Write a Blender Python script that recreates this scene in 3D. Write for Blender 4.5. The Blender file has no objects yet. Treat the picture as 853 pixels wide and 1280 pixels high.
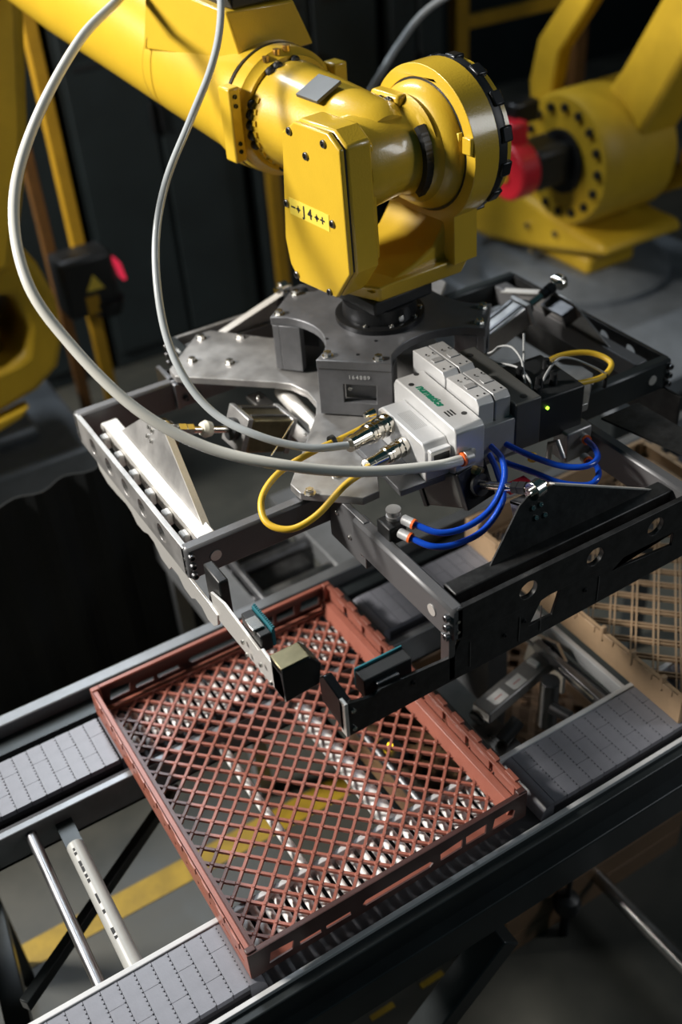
import bpy, math, random
from mathutils import Vector, Matrix
from mathutils.geometry import tessellate_polygon
random.seed(7)
C = bpy.context.scene.collection
PI = math.pi

# ---------------------------------------------------------------- camera
cam_d = bpy.data.cameras.new('camera'); cam = bpy.data.objects.new('camera', cam_d); C.objects.link(cam)
CP = Vector((-0.546, -1.243, 2.427))
R_ = Vector((0.85032688, -0.52269239, -0.0611299)); U_ = Vector((0.36218434, 0.4969853, 0.78856079)); F_ = Vector((0.38179406, 0.69267473, -0.61191096))
m = Matrix((( R_.x, U_.x, -F_.x, CP.x), (R_.y, U_.y, -F_.y, CP.y), (R_.z, U_.z, -F_.z, CP.z), (0, 0, 0, 1)))
cam.matrix_world = m
cam_d.sensor_fit = 'VERTICAL'; cam_d.sensor_height = 36.0; cam_d.lens = 36.0*1336.58/1280
cam_d.clip_start = 0.05; cam_d.clip_end = 60
cam_d.dof.use_dof = True; cam_d.dof.focus_distance = 1.80; cam_d.dof.aperture_fstop = 1.9
bpy.context.scene.camera = cam

# ---------------------------------------------------------------- world, lamps, exposure
world = bpy.data.worlds.new('world'); bpy.context.scene.world = world; world.use_nodes = True
bg = world.node_tree.nodes['Background']; bg.inputs[0].default_value = (0.12, 0.45, 0.55, 1); bg.inputs[1].default_value = 0.045
def area(name, loc, target, size, power, col, sizey=None):
    l = bpy.data.lights.new(name, 'AREA'); l.energy = power; l.color = col; l.size = size
    if sizey: l.shape = 'RECTANGLE'; l.size_y = sizey
    o = bpy.data.objects.new(name, l); C.objects.link(o); o.location = loc
    o.rotation_euler = (Vector(target)-Vector(loc)).to_track_quat('-Z', 'Y').to_euler(); return o
area('skylight_lamp', (-2.7, 1.75, 3.5), (0.3, 0.35, 1.1), 0.8, 310, (1.0, 0.95, 0.88), 0.5)
area('added_fill_lamp', (0.2, 3.6, 4.6), (0.3, 0.2, 0.8), 0.6, 125, (0.84, 0.92, 1.0), 2.2)  # unseen fill, added for sheen on the belts and tray
area('added_fill_lamp', (3.3, -2.0, 3.0), (0.6, -0.3, 0.0), 0.5, 30, (0.95, 0.97, 1.0), 1.6)  # unseen fill, added to brighten the dark floor at the right
vs = bpy.context.scene.view_settings
vs.view_transform = 'Standard'; vs.look = 'None'; vs.exposure = 0.0; vs.gamma = 1.0; vs.use_curve_mapping = False

# ---------------------------------------------------------------- materials
def mat(name, col, rough=0.5, metal=0.0, noise=0.0, nscale=30, bump=0.0, bscale=200, col2=None, rvar=0.0, coat=0.0, brushed=None, trans=0.0, emit=None, estr=0.0):
    M = bpy.data.materials.new(name); M.use_nodes = True
    nt = M.node_tree; b = nt.nodes['Principled BSDF']
    b.inputs['Base Color'].default_value = (*col, 1); b.inputs['Roughness'].default_value = rough; b.inputs['Metallic'].default_value = metal
    if coat: b.inputs['Coat Weight'].default_value = coat; b.inputs['Coat Roughness'].default_value = 0.12
    if trans: b.inputs['Transmission Weight'].default_value = trans; b.inputs['IOR'].default_value = 1.3
    if emit: b.inputs['Emission Color'].default_value = (*emit, 1); b.inputs['Emission Strength'].default_value = estr
    tc = nt.nodes.new('ShaderNodeTexCoord'); src = tc.outputs['Object']
    if brushed:
        mp = nt.nodes.new('ShaderNodeMapping'); mp.inputs['Scale'].default_value = brushed; nt.links.new(src, mp.inputs[0]); src = mp.outputs[0]
    if noise or rvar or col2:
        n = nt.nodes.new('ShaderNodeTexNoise'); n.inputs['Scale'].default_value = nscale; n.inputs['Detail'].default_value = 5; n.inputs['Roughness'].default_value = 0.65
        nt.links.new(src, n.inputs['Vector'])
        r = nt.nodes.new('ShaderNodeValToRGB'); r.color_ramp.elements[0].position = 0.36; r.color_ramp.elements[1].position = 0.66
        c2 = col2 or tuple(c*(1-noise) for c in col)
        r.color_ramp.elements[0].color = (*c2, 1); r.color_ramp.elements[1].color = (*col, 1)
        nt.links.new(n.outputs['Fac'], r.inputs[0]); nt.links.new(r.outputs[0], b.inputs['Base Color'])
        if rvar:
            mr = nt.nodes.new('ShaderNodeMapRange'); mr.inputs['From Min'].default_value = 0.3; mr.inputs['From Max'].default_value = 0.7
            mr.inputs['To Min'].default_value = max(0.03, rough-rvar); mr.inputs['To Max'].default_value = rough+rvar
            nt.links.new(n.outputs['Fac'], mr.inputs['Value']); nt.links.new(mr.outputs[0], b.inputs['Roughness'])
    if bump:
        n2 = nt.nodes.new('ShaderNodeTexNoise'); n2.inputs['Scale'].default_value = bscale; n2.inputs['Detail'].default_value = 3
        nt.links.new(src, n2.inputs['Vector'])
        bp = nt.nodes.new('ShaderNodeBump'); bp.inputs['Strength'].default_value = bump; bp.inputs['Distance'].default_value = 0.0015
        nt.links.new(n2.outputs['Fac'], bp.inputs['Height']); nt.links.new(bp.outputs[0], b.inputs['Normal'])
    return M
YEL = mat('yellow_paint', (0.66, 0.425, 0.028), 0.36, 0, 0.06, 12, 0.22, 260, coat=0.55)
YELF = mat('yellow_paint_far', (0.60, 0.38, 0.02), 0.5, 0, 0.15, 6)
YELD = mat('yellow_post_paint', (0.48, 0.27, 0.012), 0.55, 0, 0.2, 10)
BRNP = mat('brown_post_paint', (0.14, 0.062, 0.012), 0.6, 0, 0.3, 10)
LBL = mat('label_yellow', (0.80, 0.62, 0.08), 0.45)
ALU = mat('aluminium', (0.56, 0.55, 0.54), 0.33, 1.0, 0.22, 14, 0.05, 300, rvar=0.08)
ALUD = mat('dark_steel', (0.25, 0.25, 0.26), 0.38, 1.0, 0.25, 14, 0.05, 300, rvar=0.08)
ALUB = mat('bright_brushed_aluminium', (0.78, 0.76, 0.72), 0.42, 0.6, 0.15, 60, brushed=(1, 14, 14))
PLATE = mat('grey_anodised_plate', (0.21, 0.213, 0.225), 0.42, 0.5, 0.22, 18, 0.04, 200, rvar=0.07)
PLATE2 = mat('grey_machined_plate', (0.43, 0.42, 0.41), 0.38, 0.6, 0.3, 13, 0.04, 200, rvar=0.1)
BEAM = mat('beam_dark_brushed', (0.13, 0.13, 0.135), 0.40, 0.35, 0.15, 40, brushed=(4, 30, 30))
BLK = mat('black_plastic', (0.012, 0.013, 0.014), 0.45)
BLKM = mat('black_oxide_metal', (0.035, 0.036, 0.038), 0.3, 0.7)
BLKS = mat('black_scratched', (0.05, 0.05, 0.05), 0.42, 0.6, 0.5, 40)
BOLT = mat('zinc_bolt', (0.72, 0.71, 0.68), 0.22, 1.0)
CHR = mat('chrome', (0.78, 0.74, 0.66), 0.14, 1.0)
BRASS = mat('brass', (0.62, 0.42, 0.16), 0.3, 1.0)
OLIVE = mat('olive_brass_plate', (0.27, 0.235, 0.14), 0.34, 1.0, 0.3, 30)
VGREY = mat('light_grey_cast', (0.62, 0.62, 0.62), 0.42, 0.35, 0.06, 20, 0.12, 400)
VGREY2 = mat('mid_grey_cast', (0.44, 0.44, 0.44), 0.42, 0.45, 0.08, 20, 0.12, 400)
VDK = mat('dark_grey_cast', (0.10, 0.10, 0.095), 0.45, 0.4, 0.1, 20)
BELT = mat('grey_belt_plastic', (0.205, 0.21, 0.24), 0.36, 0, 0.10, 40, 0.1, 300)
BELTD = mat('belt_joint_black', (0.03, 0.03, 0.035), 0.6)
UHMW = mat('light_grey_guide', (0.56, 0.57, 0.58), 0.5, 0, 0.1, 20)
FRAME = mat('conveyor_dark_paint', (0.03, 0.036, 0.038), 0.36, 0.3, 0.3, 12)
FRAMEG = mat('conveyor_grey_paint', (0.23, 0.24, 0.25), 0.38, 0.5, 0.2, 12)
WHITE = mat('white_plastic', (0.82, 0.81, 0.79), 0.45)
WPIPE = mat('white_pipe', (0.36, 0.36, 0.34), 0.4, 0, 0.1, 20)
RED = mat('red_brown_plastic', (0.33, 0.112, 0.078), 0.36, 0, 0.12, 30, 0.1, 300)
RED_SHADE = mat('red_brown_plastic_shaded', (0.07, 0.03, 0.026), 0.40, 0, 0.2, 25)  # shaded copy of the tray red, for walls facing away from the light
TAN = mat('tan_plastic', (0.42, 0.285, 0.17), 0.5, 0, 0.12, 30)
TAND = mat('brown_plastic', (0.20, 0.115, 0.06), 0.5, 0, 0.12, 30)
REDP = mat('red_motor_plastic', (0.62, 0.02, 0.035), 0.35)
ORING = mat('orange_ring', (0.9, 0.16, 0.03), 0.35)
BLUE = mat('blue_tube', (0.008, 0.07, 0.52), 0.25, coat=0.4)
CYEL = mat('yellow_cable_jacket', (0.72, 0.45, 0.03), 0.42)
MILK = mat('milky_hose', (0.68, 0.67, 0.61), 0.28, trans=0.08, coat=0.3)
CLR = mat('clear_grey_hose', (0.46, 0.49, 0.50), 0.22, trans=0.12, coat=0.5)
GCAB = mat('grey_cable', (0.34, 0.35, 0.35), 0.45)
TEAL = mat('teal_rubber', (0.012, 0.13, 0.16), 0.5)
GREEN = mat('green_print', (0.0, 0.16, 0.085), 0.6)
INK = mat('black_ink', (0.012, 0.012, 0.012), 0.6)
CHALK = mat('etched_mark', (0.62, 0.62, 0.62), 0.6)
PINK = mat('faded_red_print', (0.60, 0.30, 0.28), 0.6)
FLOORM = mat('concrete_floor', (0.066, 0.065, 0.054), 0.42, 0, 0, 2.2, 0.2, 40, col2=(0.036, 0.038, 0.034), rvar=0.12)
STRIPE = mat('yellow_floor_paint', (0.36, 0.235, 0.015), 0.5, 0, 0.35, 14)
WALLM = mat('dark_wall', (0.005, 0.012, 0.014), 0.6, 0, 0.4, 3)
WALLS = mat('dark_wall_slat', (0.03, 0.036, 0.038), 0.5)
PED = mat('pedestal_grey', (0.20, 0.22, 0.24), 0.42, 0.3, 0.35, 5)
CAB = mat('cabinet_dark_paint', (0.012, 0.019, 0.021), 0.5, 0, 0.3, 4)
CURT = mat('black_curtain', (0.006, 0.008, 0.009), 0.7, 0, 0.3, 20)
LED = mat('green_led', (0.2, 0.6, 0.02), 0.4, emit=(0.45, 1.0, 0.05), estr=3)
LEDY = mat('amber_led', (0.8, 0.5, 0.02), 0.4, emit=(1.0, 0.62, 0.03), estr=3)
LENS = mat('red_light_lens', (0.6, 0.02, 0.05), 0.2, emit=(1.0, 0.04, 0.10), estr=0.55)
CAPR = mat('clear_tape', (0.75, 0.72, 0.6), 0.4)

# ---------------------------------------------------------------- mesh helpers
def V3(*a): return Vector(a)
def frame(O, U, V):
    U = Vector(U).normalized(); V = Vector(V); V = (V-U*V.dot(U)).normalized(); N = U.cross(V)
    return Matrix(((U.x, V.x, N.x, O[0]), (U.y, V.y, N.y, O[1]), (U.z, V.z, N.z, O[2]), (0, 0, 0, 1)))
def rotz(a, O=(0, 0, 0)): return Matrix.Translation(O) @ Matrix.Rotation(math.radians(a), 4, 'Z')
I4 = Matrix.Identity(4)
class MB:
    def __init__(s, M=None): s.v = []; s.f = []; s.M = M or I4
    def add(s, vs, fs):
        n = len(s.v); s.v += [s.M @ Vector(v) for v in vs]; s.f += [tuple(i+n for i in f) for f in fs]; return s
    def box(s, x0, x1, y0, y1, z0, z1, M=None):
        if x0 > x1: x0, x1 = x1, x0
        if y0 > y1: y0, y1 = y1, y0
        vs = [Vector((x, y, z)) for x in (x0, x1) for y in (y0, y1) for z in (z0, z1)]
        if M: vs = [M @ v for v in vs]
        return s.add(vs, [(0, 1, 3, 2), (4, 6, 7, 5), (0, 4, 5, 1), (2, 3, 7, 6), (0, 2, 6, 4), (1, 5, 7, 3)])
    def cyl(s, p0, p1, r0, r1=None, n=24, caps=True, phase=0.0):
        r1 = r0 if r1 is None else r1; p0 = Vector(p0); p1 = Vector(p1); d = (p1-p0).normalized()
        a = d.orthogonal().normalized() if abs(d.z) < 0.99 else Vector((1, 0, 0)); 
        if abs(d.z) < 0.99: a = (Vector((0, 0, 1))-d*d.z).normalized()
        b = d.cross(a); vs = []
        for k in range(n):
            t = 2*PI*k/n+phase; w = a*math.cos(t)+b*math.sin(t); vs += [p0+w*r0, p1+w*r1]
        fs = [(2*k, 2*((k+1) % n), 2*((k+1) % n)+1, 2*k+1) for k in range(n)]
        if caps: fs += [tuple(2*k for k in reversed(range(n))), tuple(2*k+1 for k in range(n))]
        return s.add(vs, fs)
    def lathe(s, p0, axis, prof, n=40, a0=0, a1=360):
        # prof: list of (t along axis, radius)
        p0 = Vector(p0); d = Vector(axis).normalized()
        a = (Vector((0, 0, 1))-d*d.z).normalized() if abs(d.z) < 0.99 else Vector((1, 0, 0)); b = d.cross(a)
        vs = []; m_ = len(prof)
        for k in range(n):
            t = 2*PI*k/n; w = a*math.cos(t)+b*math.sin(t); vs += [p0+d*q[0]+w*max(q[1], 1e-5) for q in prof]
        fs = [(k*m_+j, k*m_+j+1, ((k+1) % n)*m_+j+1, ((k+1) % n)*m_+j) for k in range(n) for j in range(m_-1)]
        fs = [tuple(reversed(f)) for f in fs]
        return s.add(vs, fs)
    def prism(s, pts, M, t, holes=()):
        loops = [[Vector((p[0], p[1], 0)) for p in pts]]+[[Vector((p[0], p[1], 0)) for p in h] for h in holes]
        def area2(l): return sum(l[i].x*l[(i+1) % len(l)].y-l[(i+1) % len(l)].x*l[i].y for i in range(len(l)))
        if area2(loops[0]) < 0: loops[0].reverse()
        for l in loops[1:]:
            if area2(l) > 0: l.reverse()
        flat = [v for l in loops for v in l]; n = len(flat)
        vs = [M @ v for v in flat]+[M @ (v+Vector((0, 0, t))) for v in flat]; fs = []
        if holes:
            for tr in tessellate_polygon(loops):
                a, b, c = tr
                ar = (flat[b]-flat[a]).cross(flat[c]-flat[a]).z
                if ar < 0: a, c = c, a
                fs += [(c, b, a), (a+n, b+n, c+n)]
        else: fs += [tuple(reversed(range(n))), tuple(range(n, 2*n))]
        o = 0
        for l in loops:
            k = len(l)
            fs += [(o+i, o+(i+1) % k, o+(i+1) % k+n, o+i+n) for i in range(k)]; o += k
        return s.add(vs, fs)
    def tube(s, path, r, n=12, closed=False):
        P = [Vector(p) for p in path]; vs = []; prev = None; rr = r if isinstance(r, (list, tuple)) else [r]*len(P)
        for i, p in enumerate(P):
            d = ((P[min(i+1, len(P)-1)]-P[max(i-1, 0)])).normalized()
            a = (d.orthogonal() if prev is None else prev-d*prev.dot(d)).normalized(); prev = a; b = d.cross(a)
            vs += [p+(a*math.cos(2*PI*k/n)+b*math.sin(2*PI*k/n))*rr[i] for k in range(n)]
        fs = [(i*n+k, i*n+(k+1) % n, (i+1)*n+(k+1) % n, (i+1)*n+k) for i in range(len(P)-1) for k in range(n)]
        fs += [tuple(reversed(range(n))), tuple(range((len(P)-1)*n, len(P)*n))]
        return s.add(vs, fs)
    def mesh(s, name, material, inv=I4, angle=35):
        me = bpy.data.meshes.new(name); me.from_pydata([inv @ v for v in s.v], [], s.f); me.materials.append(material); me.update()
        me.shade_smooth(); me.set_sharp_from_angle(angle=math.radians(angle)); return me
    def build(s, name, material, parent=None, bevel=0.0, label=None, seg=2, angle=35):
        inv = world_of(parent).inverted() if parent else I4
        o = None
        if not parent:
            xs = [v.x for v in s.v]; ys = [v.y for v in s.v]; zs = [v.z for v in s.v]
            base = Vector(((min(xs)+max(xs))/2, (min(ys)+max(ys))/2, min(zs))); inv = Matrix.Translation(-base)
        me = s.mesh(name, material, inv, angle)
        o = bpy.data.objects.new(name, me); C.objects.link(o)
        if parent: o.parent = parent
        else: o.location = base
        if bevel:
            b = o.modifiers.new('bevel', 'BEVEL'); b.width = bevel; b.segments = seg; b.limit_method = 'ANGLE'; b.angle_limit = math.radians(40); b.harden_normals = False
        if label: o['label'] = label
        return o
W = {}
def world_of(o):
    Mx = o.matrix_basis.copy()
    while o.parent: o = o.parent; Mx = o.matrix_basis @ Mx
    return Mx
def thing(name, label, cat, loc=(0, 0, 0), rz=0, group=None):
    o = bpy.data.objects.new(name, None); C.objects.link(o); o.location = loc; o.rotation_euler = (0, 0, math.radians(rz))
    o['label'] = label; o['category'] = cat; o.empty_display_size = 0.05
    if group: o['group'] = group
    return o
def tag(o, label, cat, group=None):
    o['label'] = label; o['category'] = cat
    if group: o['group'] = group
    return o
def struct(o): o['kind'] = 'structure'; return o
def inst(name, me, M, parent):
    o = bpy.data.objects.new(name, me); C.objects.link(o)
    if parent: o.parent = parent; o.matrix_basis = world_of(parent).inverted() @ M
    else: o.matrix_basis = M
    return o
def circ(x, y, r, n=20): return [(x+r*math.cos(2*PI*k/n), y+r*math.sin(2*PI*k/n)) for k in range(n)]
def zto(O, d):  # matrix whose z axis is d
    q = Vector(d).to_track_quat('Z', 'Y').to_matrix().to_4x4(); return Matrix.Translation(O) @ q
def smooth(pts, n=8):
    P = [Vector(p) for p in pts]; P = [P[0]*2-P[1]]+P+[P[-1]*2-P[-2]]; out = []
    for i in range(1, len(P)-2):
        for k in range(n):
            t = k/n; a, b, c, d = P[i-1:i+3]
            out.append(0.5*((2*b)+(c-a)*t+(2*a-5*b+4*c-d)*t*t+(3*b-a-3*c+d)*t**3))
    out.append(P[-2]); return out
# shared fasteners
def hexbolt_mesh(r=0.008, h=0.007):
    b = MB(); b.cyl((0, 0, 0), (0, 0, 0.0016), r*1.35, n=20); b.cyl((0, 0, 0.0016), (0, 0, 0.0016+h), r, n=6); b.cyl((0, 0, 0.0016+h), (0, 0, 0.0026+h), r*0.8, r*0.62, n=12)
    return b
def capscrew_mesh(r=0.006, h=0.006):
    b = MB(); b.lathe((0, 0, 0), (0, 0, 1), [(0, 0), (0, r), (h*0.85, r), (h, r*0.86), (h, r*0.55), (h*0.35, r*0.5), (h*0.35, 0)], n=16); return b
HEX = hexbolt_mesh().mesh('bolt', BOLT); HEXS = hexbolt_mesh(0.0052, 0.005).mesh('bolt', BOLT)
CAPB = capscrew_mesh(0.0070, 0.006).mesh('cap_screw', ALUD); CAPG = capscrew_mesh(0.0065, 0.008).mesh('cap_screw', ALUD)
CAPS = capscrew_mesh(0.0042, 0.0035).mesh('screw', BOLT); CAPK = capscrew_mesh(0.0042, 0.003).mesh('screw', BLKM)
DOME = MB().lathe((0, 0, 0), (0, 0, 1), [(0, 0), (0, 0.0095), (0.008, 0.0095), (0.012, 0.0065), (0.0125, 0)], n=16).mesh('cap_screw', BLK)
def bolt(parent, me, pos, d=(0, 0, 1), name='bolt'): return inst(name, me, zto(pos, d), parent)
def text_obj(name, body, size, M, material, parent, extrude=0.0003, shear=0.0, space=1.0):
    cu = bpy.data.curves.new(name, 'FONT'); cu.body = body; cu.size = size; cu.extrude = extrude; cu.align_x = 'CENTER'; cu.align_y = 'CENTER'; cu.shear = shear; cu.space_character = space; cu.offset = 0.0009*size/0.02 if body == 'numatics' else (0.0001 if body == '164889' else 0.0005*size/0.02)
    t = bpy.data.objects.new(name, cu); dg = bpy.context.evaluated_depsgraph_get(); C.objects.link(t)
    dg.update(); me = bpy.data.meshes.new_from_object(t.evaluated_get(bpy.context.evaluated_depsgraph_get()))
    bpy.data.objects.remove(t); me.materials.clear(); me.materials.append(material)
    return inst(name, me, M, parent)

# ================================================================ SETTING
fl = struct(MB().box(-4, 8, -3, 8, -0.05, 0).build('floor', FLOORM))
MB().box(-2.2, 0.9, 0.405, 0.478, 0.0003, 0.002).build('floor_stripe', STRIPE, fl, label='worn yellow floor stripe')
for k in range(-1, 8):
    x = 0.20+0.14*k
    MB().box(x-0.032, x+0.032, -0.163, -0.149, 0.0003, 0.002).build('floor_dash', STRIPE, fl)
wb = struct(MB().box(-4, 8, 5.2, 5.3, 0, 4.6).build('wall_back', WALLM))
for k in range(22):
    z = 0.9+k*0.085
    MB().box(2.1, 4.4, 5.14, 5.2, z, z+0.045).build('slat', WALLS, wb)
struct(MB().box(6.4, 6.5, -3, 5.3, 0, 4.6).build('wall_right', WALLM))

# black curtain at the left, behind the conveyor
cu = MB(); pts = []
for k in range(67):
    u = k*0.0232
    bx, by = (-1.3+u, 1.05)
    f_ = 0.012*math.sin(k*1.1)+0.01*math.sin(k*0.37)
    pts.append((bx, by+f_))
for i in range(len(pts)-1):
    (x0, y0), (x1, y1) = pts[i], pts[i+1]
    cu.add([(x0, y0, 0.0), (x1, y1, 0.0), (x1, y1, 0.868), (x0, y0, 0.868), (x0, y0+0.006, 0.0), (x1, y1+0.006, 0.0), (x1, y1+0.006, 0.868), (x0, y0+0.006, 0.868)], [(0, 1, 2, 3), (5, 4, 7, 6), (3, 2, 6, 7)])
tag(cu.build('curtain', CURT, angle=80), 'black hanging curtain in the dark behind the left end of the conveyor', 'curtain')

# dark switch cabinets along the back
for k, (x, w, hh, lb) in enumerate(((0.05, 0.62, 2.2, 'dark cabinet behind the black scanner and left posts'), (0.70, 0.75, 2.1, 'dark cabinet between the left post and the hoses'), (1.48, 0.70, 2.2, 'dark cabinet behind the gap under the forearm'), (2.22, 0.32, 2.0, 'dark cabinet behind the round wrist cover'))):
    cb = thing('switch_cabinet', lb, 'cabinet', (x+w/2, 3.3, 0))
    MB().box(x, x+w, 3.02, 3.5, 0, hh).build('body', CAB, cb, 0.01)
    for j in range(2): 
        d_ = MB().box(x+0.02+j*(w-0.02)/2, x+j*(w-0.02)/2+(w-0.02)/2, 3.0, 3.02, 0.08, hh-0.05).build('door', CAB, cb, 0.006)
        MB().box(x+w/2-0.03+j*0.04, x+w/2-0.015+j*0.04, 2.985, 3.0, hh*0.48, hh*0.48+0.12).build('handle', BLKM, d_, 0.003)
        for q in range(4): MB().box(x+0.06+j*(w-0.02)/2, x+j*(w-0.02)/2+(w-0.02)/2-0.05, 2.996, 3.0, hh*0.62+q*0.05, hh*0.62+q*0.05+0.018).build('vent_slot', BLK, d_)

# ================================================================ CONVEYOR
cv = thing('conveyor', 'dark framed conveyor with grey modular belt strips carrying the red-brown tray', 'conveyor', (0, 0, 0))
X0, X1 = -1.1, 1.6
MB().box(X0, X1, -0.384, -0.375, 0.70, 0.787).build('side_rail', UHMW, cv, 0.001, label='front rail with a pale top edge standing for a highlight')  # pale strip paints in the thin highlight along the rail
MB().box(X0, X1, -0.404, -0.381, 0.70, 0.778).box(X0, X1, -0.428, -0.384, 0.632, 0.722).build('side_beam', FRAME, cv, 0.003)
MB().box(X0, X1, -0.225, -0.214, 0.70, 0.784).build('belt_guide', UHMW, cv, 0.002)
MB().box(X0, X1, 0.150, 0.166, 0.70, 0.782).box(X0, X1, 0.150, 0.185, 0.70, 0.71).build('inner_beam', FRAMEG, cv, 0.002)
MB().box(X0, X1, 0.166, 0.180, 0.74, 0.772).build('belt_guide', BELTD, cv)
MB().box(X0, X1, 0.395, 0.425, 0.66, 0.808).build('side_rail', FRAMEG, cv, 0.003)
MB().box(X0, X1, 0.352, 0.395, 0.66, 0.775).build('side_beam', FRAME, cv)
MB().box(X0, X1, -0.372, -0.225, 0.69, 0.745).build('belt_bed', BELTD, cv)
MB().box(X0, X1, 0.18, 0.352, 0.69, 0.745).build('belt_bed', BELTD, cv)
def link_mesh(L, Wd, name='belt_link'):
    b = MB(); b.prism([(-L/2, 0.0), (-L/2+0.001, 0.004), (L/2-0.001, 0.004), (L/2, 0.0), (L/2, -0.008), (-L/2, -0.008)], frame((0, Wd/2, 0), (1, 0, 0), (0, 0, 1)), Wd)
    nt = int(Wd/0.0085)
    for k in range(nt):
        y = -Wd/2+0.004+k*0.0085
        b.box(L/2-0.0025, L/2+0.0012, y-0.0028, y+0.0028, 0.0018, 0.0044)
    return b.mesh(name, BELT)
P_ = 0.030
full = link_mesh(P_*0.965, 0.0850); half = link_mesh(P_*0.965, 0.0425)
def belt(x0, x1, yc, label, curl0=False, curl1=False):
    bl = MB().box(x0, x1, yc-0.064, yc+0.064, 0.757, 0.769).build('modular_belt', BELTD, cv, label=label)
    n = int((x1-x0)/P_)
    for k in range(n):
        x = x0+P_*(k+0.5); z = 0.7765; s = 1 if k % 2 else -1
        inst('belt_link', full, Matrix.Translation((x, yc+s*0.0215, z)), bl)
        inst('belt_link', half, Matrix.Translation((x, yc-s*0.0430, z)), bl)
    for flag, xe, sg in ((curl0, x0, -1), (curl1, x1, 1)):
        if flag:
            arc = [(xe, 0.7805)]+[(xe+sg*0.030*math.sin(math.radians(q)), 0.7505+0.030*math.cos(math.radians(q))) for q in range(8, 121, 8)]+[(xe, 0.735)]
            MB().prism(arc, frame((0, yc+0.064, 0), (1, 0, 0), (0, 0, 1)), 0.128).build('belt_nose', BELT, bl, angle=50)
belt(-1.1, -0.290, -0.2885, 'grey brick-pattern plastic belt on the left of the tray, front strip', curl1=True)
belt(0.345, 1.30, -0.2885, 'grey brick-pattern plastic belt on the right of the tray, front strip', curl0=True)
belt(-1.1, -0.285, 0.266, 'grey belt strip left of the tray at the back', curl1=True)
belt(0.35, 1.30, 0.266, 'grey belt strip right of the tray at the back', curl0=True)
# transfer zone rollers under the tray
rol = MB().cyl((0, -0.054, 0), (0, 0.054, 0), 0.0074, n=12).mesh('transfer_roller', WHITE)
for yc in (-0.276, 0.266):
    for k in range(25):
        inst('transfer_roller', rol, Matrix.Translation((-0.262+k*0.0218, yc, 0.7655)), cv)
# cross rollers
def rod(name, x, y0, y1, z, r, material, label, parent=cv):
    return MB().cyl((x, y0, z), (x, y1, z), r, n=28).build(name, material, parent, 0.002, label=label)
rod('cross_rod', -0.494, -0.214, 0.150, 0.758, 0.0105, ALUD, 'bare steel cross rod')
wp = rod('cross_pipe', -0.432, -0.214, 0.085, 0.752, 0.0165, WPIPE, 'white plastic cross pipe with dark print')
for y, L, w in ((0.065, 0.006, 0.004), (0.055, 0.006, 0.006), (0.030, 0.012, 0.006), (0.016, 0.012, 0.006), (0.000, 0.008, 0.006), (-0.012, 0.008, 0.006), (-0.055, 0.022, 0.004), (-0.085, 0.008, 0.005), (-0.128, 0.012, 0.007), (-0.142, 0.005, 0.007)):
    MB().box(-0.438-w/2, -0.438+w/2, y-L/2, y+L/2, 0.7665, 0.76800).build('print_mark', INK, wp)
MB().box(-0.448, -0.416, 0.085, 0.150, 0.735, 0.752).build('pipe_bracket', FRAME, cv)
rod('cross_pipe', 0.085, -0.214, 0.150, 0.745, 0.0200, WHITE, 'thick white cross pipe under the tray')
rod('cross_rod', -0.098, -0.214, 0.150, 0.745, 0.0095, WHITE, 'thin white cross rod under the tray')
rod('cross_rod', 0.175, -0.214, 0.150, 0.700, 0.012, ALUD, 'grey cross rod under the tray')
MB().box(0.314, 0.330, -0.214, 0.395, 0.742, 0.780).build('cross_member', ALUD, cv, 0.002)
MB().box(0.588, 0.604, -0.214, 0.0, 0.742, 0.770).build('cross_member', ALUD, cv, 0.002)
MB().box(0.640, 0.652, -0.214, 0.15, 0.742, 0.778).build('cross_member', UHMW, cv, 0.002)
MB().box(0.604, 0.640, -0.214, 0.150, 0.725, 0.733).build('cover_plate', FRAMEG, cv)
MB().cyl((0.20, -0.02, 0.70), (0.20, -0.02, 0.712), 0.006, n=12).build('indicator_lamp', LEDY, cv, label='small amber indicator light seen through the tray')
MB().box(0.18, 0.225, -0.05, 0.01, 0.66, 0.70).build('sensor_body', BLK, cv)
# under structure
def bar(p, q, w, h, name, material, parent, up=(0, 0, 1), bev=0.002, label=None):
    p = Vector(p); q = Vector(q); d = (q-p); L = d.length; Mx = frame(p, d, Vector(up).cross(d)); 
    return MB().box(0, L, -w/2, w/2, -h/2, h/2, Mx).build(name, material, parent, bev, label=label)
bar((-0.17, 0.302, 0.50), (-0.62, 0.0, 0.50), 0.02, 0.03, 'diagonal_brace', FRAME, cv)
bar((0.20, -0.395, 0.545), (-0.30, -0.395, 0.02), 0.05, 0.06, 'diagonal_leg', FRAME, cv, up=(0, 1, 0), bev=0.004)
for x in (-0.62, 1.35):
    for y in (-0.40, 0.40): MB().box(x-0.025, x+0.025, y-0.025, y+0.025, 0.0, 0.66).build('leg', FRAME, cv, 0.003)
bar((-0.70, -0.38, 0.3), (-0.62, 0.38, 0.3), 0.05, 0.05, 'leg_tie', FRAME, cv)
bar((0.155, -0.40, 0.60), (0.155, 0.40, 0.60), 0.03, 0.03, 'leg_tie', FRAME, cv)
MB().box(0.62, 0.68, 0.19, 0.34, 0.0, 0.69).build('leg', FRAMEG, cv)

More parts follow.
